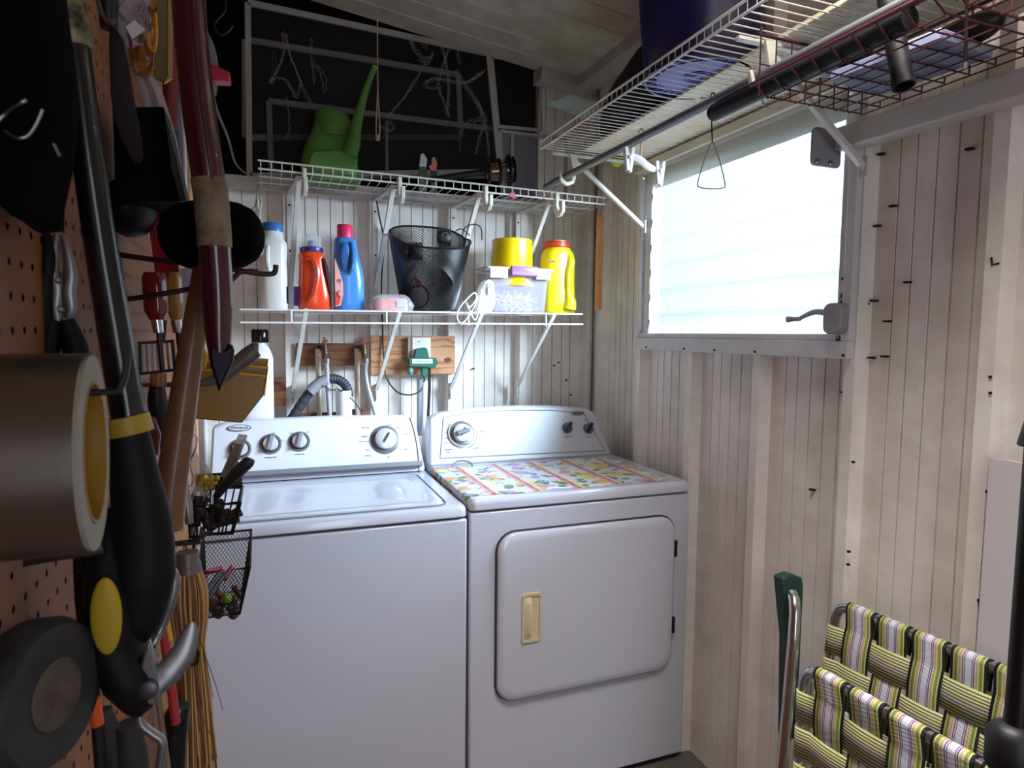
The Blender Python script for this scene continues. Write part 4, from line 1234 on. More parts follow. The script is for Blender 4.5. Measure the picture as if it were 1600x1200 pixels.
# dark bag and clear sheet on the shelf
t0 = B(); t0.tube([(1.08, 1.95, SZ + .06), (1.05, 1.8, SZ + .09), (1.06, 1.62, SZ + .13), (1.06, 1.52, SZ + .11)], [.03, .07, .10, .06], 18, sm=5, flat=.9)
for v in t0.v:
    if v.z < SZ + .013: v.z = SZ + .013
    v += Vector((0, 0, .004 * sin(v.x * 60) * cos(v.y * 50)))
tag(t0.build('cloth_bundle', mat('black_cloth', '#131217', .85, bump=.5, bscale=40)), 'black cloth bundle behind the navy bucket on the right wire shelf', 'cloth')
b = B(); rows = []
for i in range(6):
    rows.append([at(852 + 11 * k, 163 + 4.0 * k + 1.2 * sin(k * 1.4), y=2.05) + Vector((.01 * i, -.022 * i, .0015 * i + .002 * sin(i * 2 + k))) for k in range(9)])
tag(b.sheet(rows).build('plastic_sheet', mat('clear_sheet', '#B4C9C4', .15, alpha=.5), solid=.0015), 'clear wavy plastic sheet sticking out beyond the end of the right wire shelf', 'plastic sheet')
p = at(963, 245, y=2.03); p.z = 1.993
t = thing('tennis_ball', 'yellow-green ball showing under the corner end of the right wire shelf', 'ball', (1.10, 2.03, SZ))
c = at(964, 250, y=2.06)
B().ell(c, (.024, .024, .024), 20, 14).build('ball', mat('lime_felt', '#A8C23C', .7), t)
B().tube([(c.x, c.y, c.z + .02), (c.x, c.y, SZ - .004), (c.x, 1.995, SZ + .002)], .0012, 5).build('string', WIREW, t)

# white plastic clip hanger
c = at(1001, 205, x=.948)
t = thing('clip_hanger', 'white plastic trouser hanger with clips on the grey rod', 'hanger', c)
P_ = lambda px, py: at(px, py, y=c.y + .0)
B().tube([at(998, 207, y=c.y), at(1002, 201, y=c.y), at(1006, 207, y=c.y), at(1003, 216, y=c.y), at(1001, 240, y=c.y), at(1001, 252, y=c.y)], .0026, 8, sm=5).build('hook', mat('rusty_white', '#CFA987', .5), t)
HP = mat('hanger_white', '#E6E3DE', .35)
b = B().tube([P_(978, 241), P_(985, 243), P_(1000, 250), P_(1015, 262), P_(1030, 265)], [.006, .008, .011, .010, .006], 8, sm=4, flat=.6)
b.build('hanger_arm', HP, t)
for (px, py) in ((982, 240), (1030, 262)):
    b = B(); a = P_(px, py)
    b.obox(a + Vector((-.006, 0, -.014)), (.010, .012, .062), (1, 0, .12)).obox(a + Vector((.008, 0, -.016)), (.010, .012, .066), (1, 0, -.12)).obox(a + Vector((.001, 0, -.01)), (.008, .02, .01))
    b.build('clip', HP, t, bevel=.0015)
# wire triangle hanger
c = at(1113, 160, x=.948)
t = thing('wire_hanger', 'thin bent wire triangle hook hanging from the grey rod before the window', 'hanger', c)
Q = lambda px, py: at(px, py, y=c.y)
WIRET = mat('thin_wire', '#8E8E92', .35, metal=.8)
b = B().tube([Q(1112, 222), Q(1102, 245), Q(1091, 282), Q(1092, 292), Q(1110, 295), Q(1128, 294), Q(1133, 288), Q(1124, 250), Q(1114, 222)], .0014, 6, sm=4)
b.build('triangle', WIRET, t)
B().tube([Q(1113, 222), Q(1112, 190), Q(1114, 160), Q(1117, 148), Q(1112, 146), Q(1109, 156)], .0017, 6, sm=4).build('hook_stem', DARKST, t)
# wire loop further along
c = at(1205, 165, x=1.0)
Q2 = lambda px, py: at(px, py, y=c.y)
tag(B().tube([Q2(1222, 132), Q2(1212, 142), Q2(1193, 147), Q2(1192, 160), Q2(1204, 171), Q2(1220, 168)], .0012, 6, sm=5).build('wire_loop', WIRET), 'loop of thin wire dangling below the red basket corner', 'wire')
# hook inside left: hanging wire on rod end
p = [at(px, py, y=2.12) for px, py in ((872, 292), (866, 290), (858, 287), (858, 282), (866, 279), (868, 292), (860, 300), (848, 310))]
tag(B().tube(p, .0011, 5, sm=4).build('wire_hook', WIRET), 'thin wire twisted around the far end of the grey rod', 'wire')

# red coated wire baskets hung under the shelf
def red_basket(label, by0, by1, n):
    bx0, bx1, bz0, bz1 = .917, 1.19, 1.868, 1.995
    t = thing('wire_basket', label, 'basket', (1.05, (by0 + by1) / 2, bz0))
    b = B()
    ys = [by0 + (by1 - by0) * i / n for i in range(n + 1)]
    for y in ys:      # cross wires: rim, step down, run across, turn up
        b.tube([(bx0 - .012, y, bz0 + .020), (bx0 + .02, y, bz0), (bx1, y, bz0), (bx1, y, bz0 + .012)], .0018, 6)
    for k in range(8):
        x = bx0 + .02 + (bx1 - bx0 - .02) * k / 7
        b.tube([(x, by0, bz0 - .003), (x, by1, bz0 - .003)], .0016, 6)
    b.build('base_grid', RW, t)
    b = B()
    for k in range(8):
        x = bx0 + (bx1 - bx0) * k / 7
        b.tube([(x, by1, bz0), (x, by1, bz1 - .01)], .0016, 6)
    b.tube([(bx0, by1, bz0 + .06), (bx1, by1, bz0 + .06)], .0016, 6)
    b.build('end_grid', RW, t)
    B().tube([(bx0 - .012, by1 + .01, bz0 + .022), (bx0 - .012, by0, bz0 + .022)], .0038, 8).build('front_rail', RW, t)
    B().tube([(bx0, by1, bz1 + .004), (bx0, by1, bz1 - .012), (bx0 + .012, by1, bz1 - .012), (bx1, by1, bz1 - .012), (bx1, by0, bz1 - .012)], .0032, 8).build('rim', RW, t)
    b = B()
    for y in ys[::3]:
        b.tube([(bx1, y, bz0), (bx1, y, bz1 - .012)], .0016, 6)
    b.tube([(bx1, by0, bz0 + .06), (bx1, by1, bz0 + .06)], .0016, 6)
    b.build('side_grid', RW, t)
RW = mat('dark_red_wire', '#430D18', .45)
red_basket('far dark red wire basket hooked under the right wire shelf, its end grid showing', .69, 1.05, 8)
red_basket('near dark red wire basket in the top right corner, closest to the camera', .30, .66, 8)
bz0 = 1.868
# things in the red basket
t = thing('flat_packet', 'flat blue-grey packet lying in the far red wire basket', 'packet', (1.08, .86, bz0))
B().obox((1.08, .86, bz0 + .012), (.15, .20, .018), (1, .1, 0)).build('packet', mat('blue_grey_card', '#8C93B2', .5, var=.4, vscale=18), t, bevel=.002)
t = thing('dark_bundle', 'pair of dark oval lobes lying in the far red wire basket', 'bundle', (1.1, .85, bz0))
B().ell((1.03, .96, bz0 + .052), (.045, .06, .026)).build('dark_lobe', BLACK, t)
B().ell((1.13, .80, bz0 + .048), (.035, .07, .024)).build('dark_lobe', BLACK, t)
# black pipes
PIPE = mat('black_pipe', '#0F0E11', .55, spec=.25)
t = thing('black_pipe', 'thick black pipe lying beside the grey rod through the red basket', 'pipe', (1.0, 1.0, 1.91))
B().tube([(.941, 1.222, 1.889), (.941, 1.215, 1.889), (.941, .76, 1.889)], [.0165, .0180, .0180], 24).build('tube', PIPE, t)
B().tube([(.941, .80, 1.889), (.941, .75, 1.889)], .020, 20).build('coupling', PIPE, t)
a, e = at(1378, -60, y=.86), at(1411, 130, y=.80)
d = (e - a).normalized()
t = thing('vacuum_tube', 'black ribbed vacuum tube hanging down with its open end toward the camera', 'tube', e)
sp_ = [a + d * ((e - a).length * i / 40) for i in range(41)]
B().tube(sp_, [.0165 + (.0012 if i % 2 and i < 26 else 0) for i in range(41)], 24, cap=False).build('outer_tube', PIPE, t)
B().tube([a, e], .0145, 24, cap=False).build('inner_bore', mat('bore_black', '#060606', .8), t)
B().ring(e, d, .0180, .0143, .012, 32).build('end_ring', PIPE, t)
t = thing('thin_rod', 'thin dark rod hanging down past the red baskets near the right edge', 'rod', (1.0, .75, 1.8))
B().tube([at(1508, 106, y=.74), at(1512, -40, y=.74)], .0028, 8).build('rod', DARKST, t)
B().lathe([(.0035, 0), (.0035, .01)], at(1508, 108, y=.74)).build('tip', STEEL, t)

# ------------------------------------------------------------------ folded webbed lawn chairs, right corner
def web_mat(name, stops):
    m = bpy.data.materials.new(name); m.use_nodes = True
    t = NT(m); bs = t.n['Principled BSDF']; bs.inputs['Roughness'].default_value = .55
    uv = t.add('ShaderNodeUVMap'); sp = t.add('ShaderNodeSeparateXYZ'); t.link(uv.outputs[0], sp.inputs[0])
    t.link(t.ramp(sp.outputs[0], stops, 'CONSTANT'), bs.inputs['Base Color'])
    tc = t.add('ShaderNodeTexCoord'); nz = t.add('ShaderNodeTexWave'); nz.inputs['Scale'].default_value = 180; t.link(tc.outputs['Object'], nz.inputs['Vector'])
    bp = t.add('ShaderNodeBump'); bp.inputs['Strength'].default_value = .3; bp.inputs['Distance'].default_value = .0008
    t.link(nz.outputs['Color'], bp.inputs['Height']); t.link(bp.outputs[0], bs.inputs['Normal'])
    return m
BK, OL, YG, CRM, PU, WH, PK = '#100F12', '#8E8A45', '#C3CC86', '#D6CFA4', '#6B4A84', '#D6D4E2', '#BFA08E'
half = [(0, BK), (.07, YG), (.10, OL), (.13, YG), (.17, OL), (.235, CRM), (.26, PK), (.30, YG), (.33, PU), (.355, WH), (.375, PU), (.40, WH)]
WV = web_mat('webbing_vertical', [(0, BK), (.08, YG), (.12, OL), (.20, YG), (.24, PK), (.29, CRM), (.33, PU), (.36, WH), (.385, PU), (.41, WH), (.59, PU), (.615, WH), (.64, PU), (.67, CRM), (.71, PK), (.75, YG), (.80, OL), (.88, YG), (.92, BK)])
hs = []
for i in range(10): hs += [(.02 + i * .1, CRM if i % 2 else YG), (.07 + i * .1, ('#4F4A2E', '#5D5A38', '#4F4A2E', '#5D5A38', '#6E4A86', '#6E4A86', '#5D5A38', '#4F4A2E', '#5D5A38', '#4F4A2E')[i])]
WH_ = web_mat('webbing_horizontal', [(0, YG)] + hs)
def web_panel(parent, O, U, V, nrm, L, H, nv, nh, tube_r, off=0):
    """frame panel: O top far corner, U along the top rail, V downward, nrm toward the camera side"""
    O, U, V, nrm = Vector(O), Vector(U).normalized(), Vector(V).normalized(), Vector(nrm).normalized()
    r = tube_r
    corner = .035
    path = [O + V * H, O + V * corner, O + V * .010 + U * .010, O + U * corner, O + U * (L - corner), O + U * (L - .010) + V * .010, O + U * L + V * corner, O + U * L + V * H]
    B().tube([path[0], path[1]] + spline(path[1:4], 5)[1:] + [path[4]] + spline(path[4:7], 5)[1:] + [path[7]], r, 14).build('tube_frame', CHROME, parent)
    pv = (L - .05) / nv; wv = pv * .86
    ph = pv * 1.0; nh = int((H - .06) / ph); wh = ph * .84
    for i in range(nv):
        c = .025 + pv * (i + .5)
        rows = []
        for a in [0, .35, .8, 1.2, 1.6]:   # wrap over the rail
            ang = -pi / 2 * 0 + a
            q = O - V * (r + .0012) * cos(a + .0) + nrm * (-(r + .0012)) * sin(a)
            rows.append(q)
        wrap = [O + V * .05 - nrm * (r + .0015)] + [O - V * (r + .0015) * sin(a) - nrm * (r + .0015) * cos(a) for a in [pi * k / 10 for k in range(11)]]
        down = []
        N = nh * 8
        for j in range(1, N + 1):
            v = .03 + (H - .03) * j / N
            ph_ = (v - .045) / ph
            w = math.cos(pi * (ph_ - .5)) if True else 0
            s = (1 if i % 2 == 0 else -1)
            down.append(O + V * v + nrm * (r * .35 + .0035 * s * math.sin(pi * ph_) * 1.0))
        line = wrap + down
        rows = [[p + U * (c - wv / 2), p + U * (c - wv / 6), p + U * (c + wv / 6), p + U * (c + wv / 2)] for p in line]
        B().sheet(rows).build('vertical_web', WV, parent, solid=.0012, angle=80)
    for j in range(nh):
        c = .045 + ph * (j + .5)
        line = []
        N = nv * 8
        # wraps round the far leg
        for a in [pi * k / 8 for k in range(9)]:
            line.append(O - U * (r + .0015) * sin(a) - nrm * (r + .0015) * cos(a))
        for i in range(1, N + 1):
            u = .012 + (L - .012) * i / N
            pu = (u - .025) / pv
            s = (1 if j % 2 == 0 else -1)
            line.append(O + U * u + nrm * (r * .35 - .0035 * s * math.sin(pi * pu)))
        rows = [[p + V * (c - wh / 2), p + V * c, p + V * (c + wh / 2)] for p in line]
        B().sheet(rows).build('horizontal_web', WH_, parent, solid=.0012, angle=80)
t = thing('folding_chair', 'folded lawn chair against the right wall, striped webbing, green arm', 'folding chair', (1.2, .8, 0))
c1 = Vector((1.205, 1.060, .790))
web_panel(t, c1, (.07, -1, .02), (-.12, .0, -1), (-1, -.10, .10), .50, .62, 6, 8, .011)
# front panel
t2 = thing('folding_chair', 'front striped webbed panel chair, its top rail lower than the one behind', 'folding chair', (1.0, .75, 0))
c2 = Vector((.985, .935, .745))
web_panel(t2, c2, (.06, -1, .0), (.0, .0, -1), (-1, -.06, .05), .50, .60, 6, 8, .011)
# bare legs and the green arm
B().tube([(1.11, 1.10, .81), (1.08, 1.06, .72), (.98, 1.00, .10), (.97, 1.0, .0125)], .0125, 12, sm=4).build('leg', CHROME, t)
B().tube([(1.02, .955, .70), (1.0, .955, .0125)], .011, 12).build('leg', CHROME, t2)
b = B().prism([(1.10 + u, 1.105, .70 + v) for u, v in ((-.015, .145), (.015, .150), (.045, .140), (.05, .12), (.05, -.25), (.02, -.25), (.01, .0))], (0, .03, 0))
b.build('armrest', mat('dark_green_plastic', '#0D3A2E', .4), t, bevel=.004)
B().lathe([(.003, 0), (.003, .003)], (1.135, 1.104, .80), (0, -1, 0), 8).build('rivet', CHROME, t)

# white board on the right, and black pole in front
b = B()
b.prism([(1.258, .79, .0), (1.262, .79, 1.172), (1.268, .79, 1.172), (1.264, .79, .0)], (0, -.42, 0))
tag(b.build('leaning_panel', mat('white_panel', '#CFC9CB', .45), smooth=False), 'plain white panel leaning on the right wall behind the black pole', 'panel')
t = thing('umbrella_pole', 'black pole with a flared collar at the right edge', 'pole', (.98, .50, 0))
px0 = at(1600, 900, y=.50).x
B().tube([(px0 + .002, .50, .02), (px0 + .006, .50, 1.40)], .0125, 20).build('pole', BLACK, t)
B().lathe([(.0165, 0), (.018, .002), (.012, .032), (.009, .038)], (px0 + .002, .50, at(1590, 700, y=.5).z), n=28).build('collar', mat('soft_black', '#151416', .5), t)
B().lathe([(.026, 0), (.028, .005), (.028, .045), (.022, .055), (.013, .06)], (px0, .50, at(1580, 1200, y=.5).z), n=28).build('joint', mat('soft_black'), t)
B().lathe([(.15, 0), (.15, .015), (.03, .03)], (px0, .50, 0), n=32).build('foot_plate', BLACK, t)
# ------------------------------------------------------------------ pegboard on the left wall
def peg_mat():
    m = bpy.data.materials.new('pegboard_brown'); m.use_nodes = True
    t = NT(m); bs = t.n['Principled BSDF']; bs.inputs['Roughness'].default_value = .6
    geo = t.add('ShaderNodeNewGeometry'); sp = t.add('ShaderNodeSeparateXYZ'); t.link(geo.outputs['Position'], sp.inputs[0])
    d = None
    sq = []
    for k in (1, 2):
        f = t.math('SUBTRACT', t.math('FRACT', t.math('DIVIDE', t.math('ADD', sp.outputs[k], 10.0), .0254)), .5)
        sq.append(t.math('MULTIPLY', f, f))
    dist = t.math('SQRT', t.math('ADD', sq[0], sq[1]))
    hole = t.math('LESS_THAN', dist, .125)
    t.link(t.math('SUBTRACT', 1.0, hole), bs.inputs['Alpha'])
    tc = t.add('ShaderNodeTexCoord'); nz = t.add('ShaderNodeTexNoise'); nz.inputs['Scale'].default_value = 4; nz.inputs['Detail'].default_value = 8; t.link(tc.outputs['Object'], nz.inputs['Vector'])
    t.link(t.ramp(nz.outputs[0], [(.3, '#9C6338'), (.7, '#7E4C2A')]), bs.inputs['Base Color'])
    return m
b = B().box(-.181, -.176, -1.2, 1.86, .05, 2.42)
b.f = [f for f in b.f if not all(b.v[i].x < -.18 for i in f)]      # the unseen rear face is left open so the holes are open
pb = tag(b.build('pegboard', peg_mat(), smooth=False), 'brown perforated pegboard covering the left wall, hung with tools', 'pegboard')
PX = -.176
def peg_hook(name, label, px, py, y, tipx, m=DARKST, r=.0022, up=.02):
    p = at(px, py, y=y); 
    t = thing(name, label, 'hook', Vector((PX, y, p.z)))
    B().tube([(PX, y, p.z + .012), (PX + .004, y, p.z), (tipx - .012, y, p.z - .004), (tipx, y, p.z), (tipx + .004, y, p.z + up)], r, 8, sm=4).build('prong', m, t)
    B().box(PX, PX + .002, y - .006, y + .006, p.z - .01, p.z + .02).build('back_plate', m, t)
    return t

# roll of silver duct tape (closest thing to the camera)
c = at(150, 706, x=-.1)
t = thing('duct_tape', 'big roll of silver duct tape with a yellow core, closest to the camera', 'tape roll', c)
DT = mat('silver_tape', '#8A847E', .30, metal=.85, bump=.25, bscale=30)
AX_ = (1, .075, 0)
B().ring(c + Vector((-.026, 0, 0)), AX_, .0610, .0440, .048, 64).build('tape_winding', DT, t, angle=30, bevel=.001)
B().ring(c + Vector((-.0015, 0, 0)), AX_, .0600, .0440, .0025, 64).build('tape_side', mat('tape_side', '#9D988C', .7, bump=.5, bscale=90), t)
B().ring(c + Vector((-.026, 0, 0)), AX_, .0442, .0420, .052, 64).build('core', mat('yellow_card', '#96701A', .6), t)
B().sheet([[(c.x - .002, c.y + .010, c.z - .060), (c.x - .045, c.y + .010, c.z - .061)], [(c.x - .002, c.y + .018, c.z - .070), (c.x - .045, c.y + .02, c.z - .074)]]).build('loose_end', DT, t, solid=.0008)
tt = peg_hook('peg_hook', 'dark prong hook through the core of the duct tape roll', 120, 620, c.y, -.085)
tt.location.z = c.z + .041; 

# black tape roll bottom left
c = at(84, 1084, y=.52); c.x = max(c.x, -.15)
t = thing('electrical_tape', 'fat roll of black rubber tape with a dusty grey-tan centre, bottom left', 'tape roll', c)
axd = Vector((.93, -.37, .05)).normalized()
RB = mat('dusty_rubber', '#222126', .6, var=.5, vscale=14, col2='#3B393E', bump=.4, bscale=60)
B().lathe([(.030, -.035), (.044, -.033), (.051, -.022), (.052, -.006), (.047, .003), (.038, .0045), (.030, .001), (.024, .002)], c, axd, 56).build('roll', RB, t)
B().lathe([(.022, -.01), (.024, .003), (.019, .0045), (.010, .0035)], c, axd, 40).build('dusty_centre', mat('dusty_card', '#5E5148', .85, var=.5, vscale=40, col2='#3A322D', bump=.5, bscale=80), t)

# loppers
t = thing('garden_loppers', 'long black loppers with yellow collar and silver jaws, hanging blades down', 'loppers', at(200, 660, y=.58))
SOFT = mat('black_grip', '#0E0D10', .6, bump=.3, bscale=120, spec=.25)
Y_ = .58
def A(px, py, y=None): return at(px, py, y=(Y_ if y is None else y))
PB = mat('glossy_black_tube', '#0D0D10', .25, coat=.3)
B().tube([A(96, -40), A(118, 90), A(138, 250), A(160, 400), A(180, 520), A(202, 660)], [.0105, .0105, .0108, .0115, .012, .0125], 20, sm=6).build('tube_handle', PB, t)
B().tube([A(100, -10), A(112, 50), A(117, 75)], [.0125, .0130, .0115], 20, sm=4).build('printed_band', mat('worn_print', '#151310', .45, var=1, vscale=75, col2='#A89A6A'), t)
B().tube([A(197, 650), A(204, 677)], [.0165, .0170], 28).build('collar', mat('olive_yellow', '#A98B2C', .5), t)
B().tube([A(199, 672), A(210, 740), A(222, 820), A(222, 900), A(214, 970), A(206, 1010)], [.0150, .0175, .022, .0245, .019, .006], 24, sm=6, flat=.85).build('hand_grip', SOFT, t)
B().tube([A(178, 800, .60), A(172, 850, .585), A(170, 930, .575), A(182, 1010, .575), A(205, 1060, .57), A(222, 1105, .57)], [.010, .017, .022, .024, .025, .012], 24, sm=6, flat=.8).build('hand_grip', SOFT, t)
B().ell(A(166, 963, .549), (.0105, .005, .030), 24, 16, ax=(1, 0, 0)).build('yellow_inlay', mat('inlay_yellow', '#B79A20', .6), t)
b = B().prism([A(px, py, .555) for px, py in ((232, 1000), (222, 1030), (218, 1050), (226, 1078), (228, 1100), (240, 1105), (246, 1090), (246, 1060), (240, 1030), (236, 1010))], (0, .008, 0))
b.build('jaw_plate', mat('brushed_jaw', '#8F8F93', .35, metal=.8), t, bevel=.002)
B().lathe([(.0075, 0), (.007, .003), (.004, .004)], A(232, 1077, .553), (0, -1, 0), 20).build('pivot_bolt', mat('bolt_grey', '#5B5B60', .4, metal=.8), t)
B().tube([A(240, 1076, .562), A(262, 1052, .565), A(286, 1020, .568), A(298, 985, .57), A(299, 972, .57)], [.008, .011, .010, .006, .0015], 14, sm=6, flat=.35, nrm=(0, 1, 0)).build('curved_blade', mat('brushed_jaw'), t)
B().tube([A(218, 1118, .56), A(222, 1133, .56), A(238, 1146, .56), A(253, 1158, .56), A(252, 1180, .56), A(246, 1215, .56)], [.003, .0035, .0036, .0036, .0034, .003], 10, sm=5).build('hook_blade', mat('brushed_jaw'), t)
B().tube([A(262, 878, .60), A(272, 905, .60), A(268, 935, .60), A(250, 985, .60), (A(238, 1010, .59))], [.003, .005, .005, .004, .003], 12, sm=5).build('second_blade', mat('brushed_jaw'), t)
# slip-joint pliers
Y_ = .66
t = thing('pliers', 'silver-jawed pliers with black handles hanging on the pegboard beside the loppers', 'pliers', A(90, 460))
for s, pts in ((0, ((88, 365), (83, 400), (80, 425), (88, 450), (86, 480), (90, 505))), (1, ((98, 368), (106, 400), (110, 430), (107, 455), (110, 480), (106, 498)))):
    B().tube([A(px, py) for px, py in pts], [.002, .0045, .006, .0065, .006, .004], 10, sm=5, flat=.6).build('jaw', STEEL, t)
for pts in (((84, 500), (76, 540), (66, 580)), ((104, 500), (118, 545), (122, 590))):
    B().tube([A(px, py) for px, py in pts], [.006, .010, .009], 12, sm=5).build('handle', SOFT, t)
for p in ((91, 437), (95, 483)): B().lathe([(.003, 0), (.002, .002)], A(*p, .652), (0, -1, 0), 12).build('rivet', CHROME, t)
t = thing('pliers', 'black-handled pliers nearest the left frame edge, jaws hidden behind the tape', 'pliers', A(55, 450))
B().tube([A(62, 358), A(57, 400), A(52, 470), A(46, 560)], [.0015, .004, .008, .013], 12, sm=5).build('handle', SOFT, t)
B().tube([A(72, 362), A(76, 395), A(70, 460), A(62, 560)], [.0025, .006, .008, .011], 12, sm=5).build('handle', SOFT, t)

# dark hanging things at the top left
BD = mat('black_fabric', '#060507', .9, bump=.4, bscale=60, spec=.08)
Y_ = .60
b = B()
rings = []
for (py, xa, xb, dy) in ((-60, -180, 96, 0), (40, -160, 108, .01), (140, -150, 120, .02), (200, -150, 118, .02), (250, -140, 112, .02), (310, -60, 96, .015), (350, 40, 84, .01)):
    pts = []
    for k in range(24):
        a = 2 * pi * k / 24
        cx_ = (xa + xb) / 2; hw_ = (xb - xa) / 2
        q = at(cx_ + hw_ * cos(a), py + 6 * sin(a * 3), y=.55); q.y += .05 * sin(a) - .0; q.x = max(q.x, PX + .002 + .0005 * k)
        pts.append(q)
    rings.append(pts)
b.loft(rings)
t = tag(b.build('tool_bag', BD), 'black fabric tool pouch hanging in the dark top left corner', 'pouch')
tag(B().tube([at(-4, 190, y=.50), at(10, 176, y=.50), at(30, 162, y=.49), at(41, 156, y=.49)], .0011, 6, sm=4).build('wire_end', STEEL), 'short straight grey wire end poking out of the black pouch', 'wire')
tag(B().tube([at(8, 205, y=.50), at(25, 215, y=.49), at(42, 213, y=.49), at(56, 195, y=.49), at(66, 171, y=.49)], .0010, 6, sm=5).build('wire_end', STEEL), 'thin curved grey wire below the straight one on the black pouch', 'wire')
tag(B().tube([at(83, 224, y=.52), at(93, 244, y=.52)], .0011, 6).build('wire_end', STEEL), 'tiny slanted pin beside the glossy lopper handle', 'pin')
# black paddle blade
Y_ = .80
c = at(197, 148, y=Y_)
t = thing('trowel', 'black leaf-shaped trowel blade hanging edge-on near the top left', 'trowel', c)
DG = mat('charcoal_coat', '#47454B', .7, spec=.2, bump=.2, bscale=80)
rings = []
H_ = 14
sh = [(40, 172, 176), (60, 170, 192), (100, 171, 201), (150, 173, 209), (190, 180, 217), (220, 192, 222), (240, 202, 224), (252, 210, 220)]
b = B()
for py, xa, xb in sh:
    p, q = A(xa, py), A(xb, py, Y_ - .02)
    rings.append([p, q, q + Vector((-.001, .006, 0)), p + Vector((-.001, .006, 0))])
b.loft(rings).build('blade', DG, t)
B().tube([A(168, -20), A(170, 45)], [.010, .008], 12).build('handle', BLACK, t)
B().tube([at(150, -10, y=.78), at(158, 18, y=.78), at(168, 34, y=.78), at(180, 30, y=.78)], .0022, 8, sm=5).build('hanging_loop', BRASS, t)
# black dustpan-like box and round bowl
t = thing('dustpan', 'matt black dustpan hanging above the red scraper', 'dustpan', at(240, 240, y=.86))
Y_ = .86
b = B()
f = [A(px, py) for px, py in ((176, 168), (255, 167), (290, 314), (180, 315))]
bk = [p + Vector((-.002, .10, .0)) for p in f]
for p in bk: p.x = max(p.x, PX + .004)
b.loft([f, bk]); b.build('pan', mat('matt_black', '#070608', .85, spec=.1), t)
s_ = B().prism([A(256, 168, .858), A(262, 200, .858), A(275, 245, .858), A(291, 314, .858), A(282, 314, .858), A(268, 262, .858)], (.0, .06, 0))
s_.build('pan_side', mat('charcoal_side', '#38363C', .6), t)
t = thing('bowl', 'round black bowl shape hanging below the dustpan', 'bowl', at(200, 330, y=.90))
B().ell(at(203, 325, y=.93), (.030, .05, .036), 24, 14).build('bowl', mat('satin_black', '#0C0B0E', .5, spec=.2), t)

# plastic bags with amber contents
Y_ = .98
t = thing('plastic_bag', 'crumpled clear bag with amber sticks hanging near the ceiling, top left', 'bag', A(220, 60))
random.seed(21)
def crumple(rows, amp):
    for r in rows:
        for p in r: p += Vector((random.uniform(-amp, amp), random.uniform(-amp * 2, amp * 2), random.uniform(-amp, amp)))
    return rows
rows = crumple([[A(180 + (c_ / 8) * (w2 - 180) - (py > 90) * -0 + o_, py) for c_ in range(9)] for py, w2, o_ in ((-20, 236, 0), (5, 238, -2), (20, 240, -4), (35, 240, 0), (55, 235, 6), (75, 228, 14))], .003)
B().sheet(rows).build('bag_film', mat('milky_film', '#A79BA3', .25, alpha=.75), t, solid=.001)
AMB = mat('amber_plastic', '#B4711E', .15, alpha=.8, coat=.5, var=.5, vscale=30, col2='#5A230E')
rows = crumple([[A(xa + (xb - xa) * c_ / 6, py) for c_ in range(7)] for py, xa, xb in ((12, 222, 244), (40, 215, 245), (65, 203, 245), (90, 204, 244), (100, 208, 242), (120, 214, 232))], .003)
B().sheet(rows).build('amber_sachet', AMB, t, solid=.002)
B().prism([A(px, py, .965) for px, py in ((196, 42), (210, 31), (227, 46), (206, 60))], (0, .003, 0)).build('white_tag', PAPER, t)
B().tube([A(232, 50, .965), A(233, 72, .965), (A(240, 80, .965)), A(244, 62, .965), A(243, 20, .965)], .0022, 8, sm=4).build('amber_loop', mat('amber_gloss', '#D98A1A', .15, coat=.5), t)
rows = [[A(xa + (xb - xa) * c_ / 3, py, 1.0) + Vector((0, .004 * (c_ % 2), 0)) for c_ in range(4)] for py, xa, xb in ((66, 197, 205), (95, 203, 220), (120, 212, 240), (140, 220, 252), (170, 226, 262), (215, 250, 275), (250, 262, 282), (310, 280, 292))]
tag(B().sheet(rows).build('bag_tail', mat('frosty_film', '#B9ADB4', .4, alpha=.85), solid=.001), 'long whitish strip of plastic film trailing down beside the black dustpan', 'plastic film')
# khaki stick
Y_ = 1.02
t = thing('flat_stick', 'khaki flat stick with bright edge hanging left of the maroon tool', 'stick', A(255, 60))
B().prism([A(246, -20), A(262, -20), A(262, 122), A(258, 126), A(240, 120)], (0, .012, 0)).build('stick', mat('khaki_wood', '#77683F', .6), t, bevel=.001)
B().prism([A(263, -20, 1.018), A(270, -20, 1.018), A(268, 122, 1.018), A(256, 130, 1.018), A(262, 120, 1.018)], (0, .006, 0)).build('bright_edge', mat('pale_edge', '#B99A5C', .5), t)
# red-collared spray bottle behind maroon tool
Y_ = 1.25
t = thing('spray_bottle', 'clear rounded container with a red flared nozzle and silver tube', 'spray bottle', A(310, 110))
B().ell(A(312, 108), (.030, .03, .070), 24, 16).build('bottle', mat('smoky_clear', '#7D8078', .15, alpha=.6, coat=.3), t)
B().prism([A(px, py, 1.22) for px, py in ((322, 96), (360, 112), (360, 126), (322, 124))], (0, .03, 0)).build('nozzle', mat('crimson', '#B01838', .4), t, bevel=.003)
B().prism([A(px, py, 1.22) for px, py in ((266, 120), (286, 119), (290, 133), (266, 139))], (0, .03, 0)).build('lever', mat('crimson'), t, bevel=.003)
B().tube([A(272, 140), A(280, 200), A(286, 300)], [.011, .010, .009], 14).build('grey_tube', mat('blue_grey_tube', '#6F7890', .35, metal=.3), t)
B().tube([A(283, 138, 1.235), A(288, 230, 1.235), A(290, 312, 1.235)], [.003, .003, .003], 8).build('pale_strip', mat('pale_strip', '#CFC7C9', .4), t)
B().tube([A(330, 132, 1.3), A(338, 170, 1.5), A(356, 215, 1.8), A(368, 255, 2.1), A(383, 270, 2.3)], .0032, 8, sm=6).build('green_hose', mat('green_hose', '#27463C', .45), t)
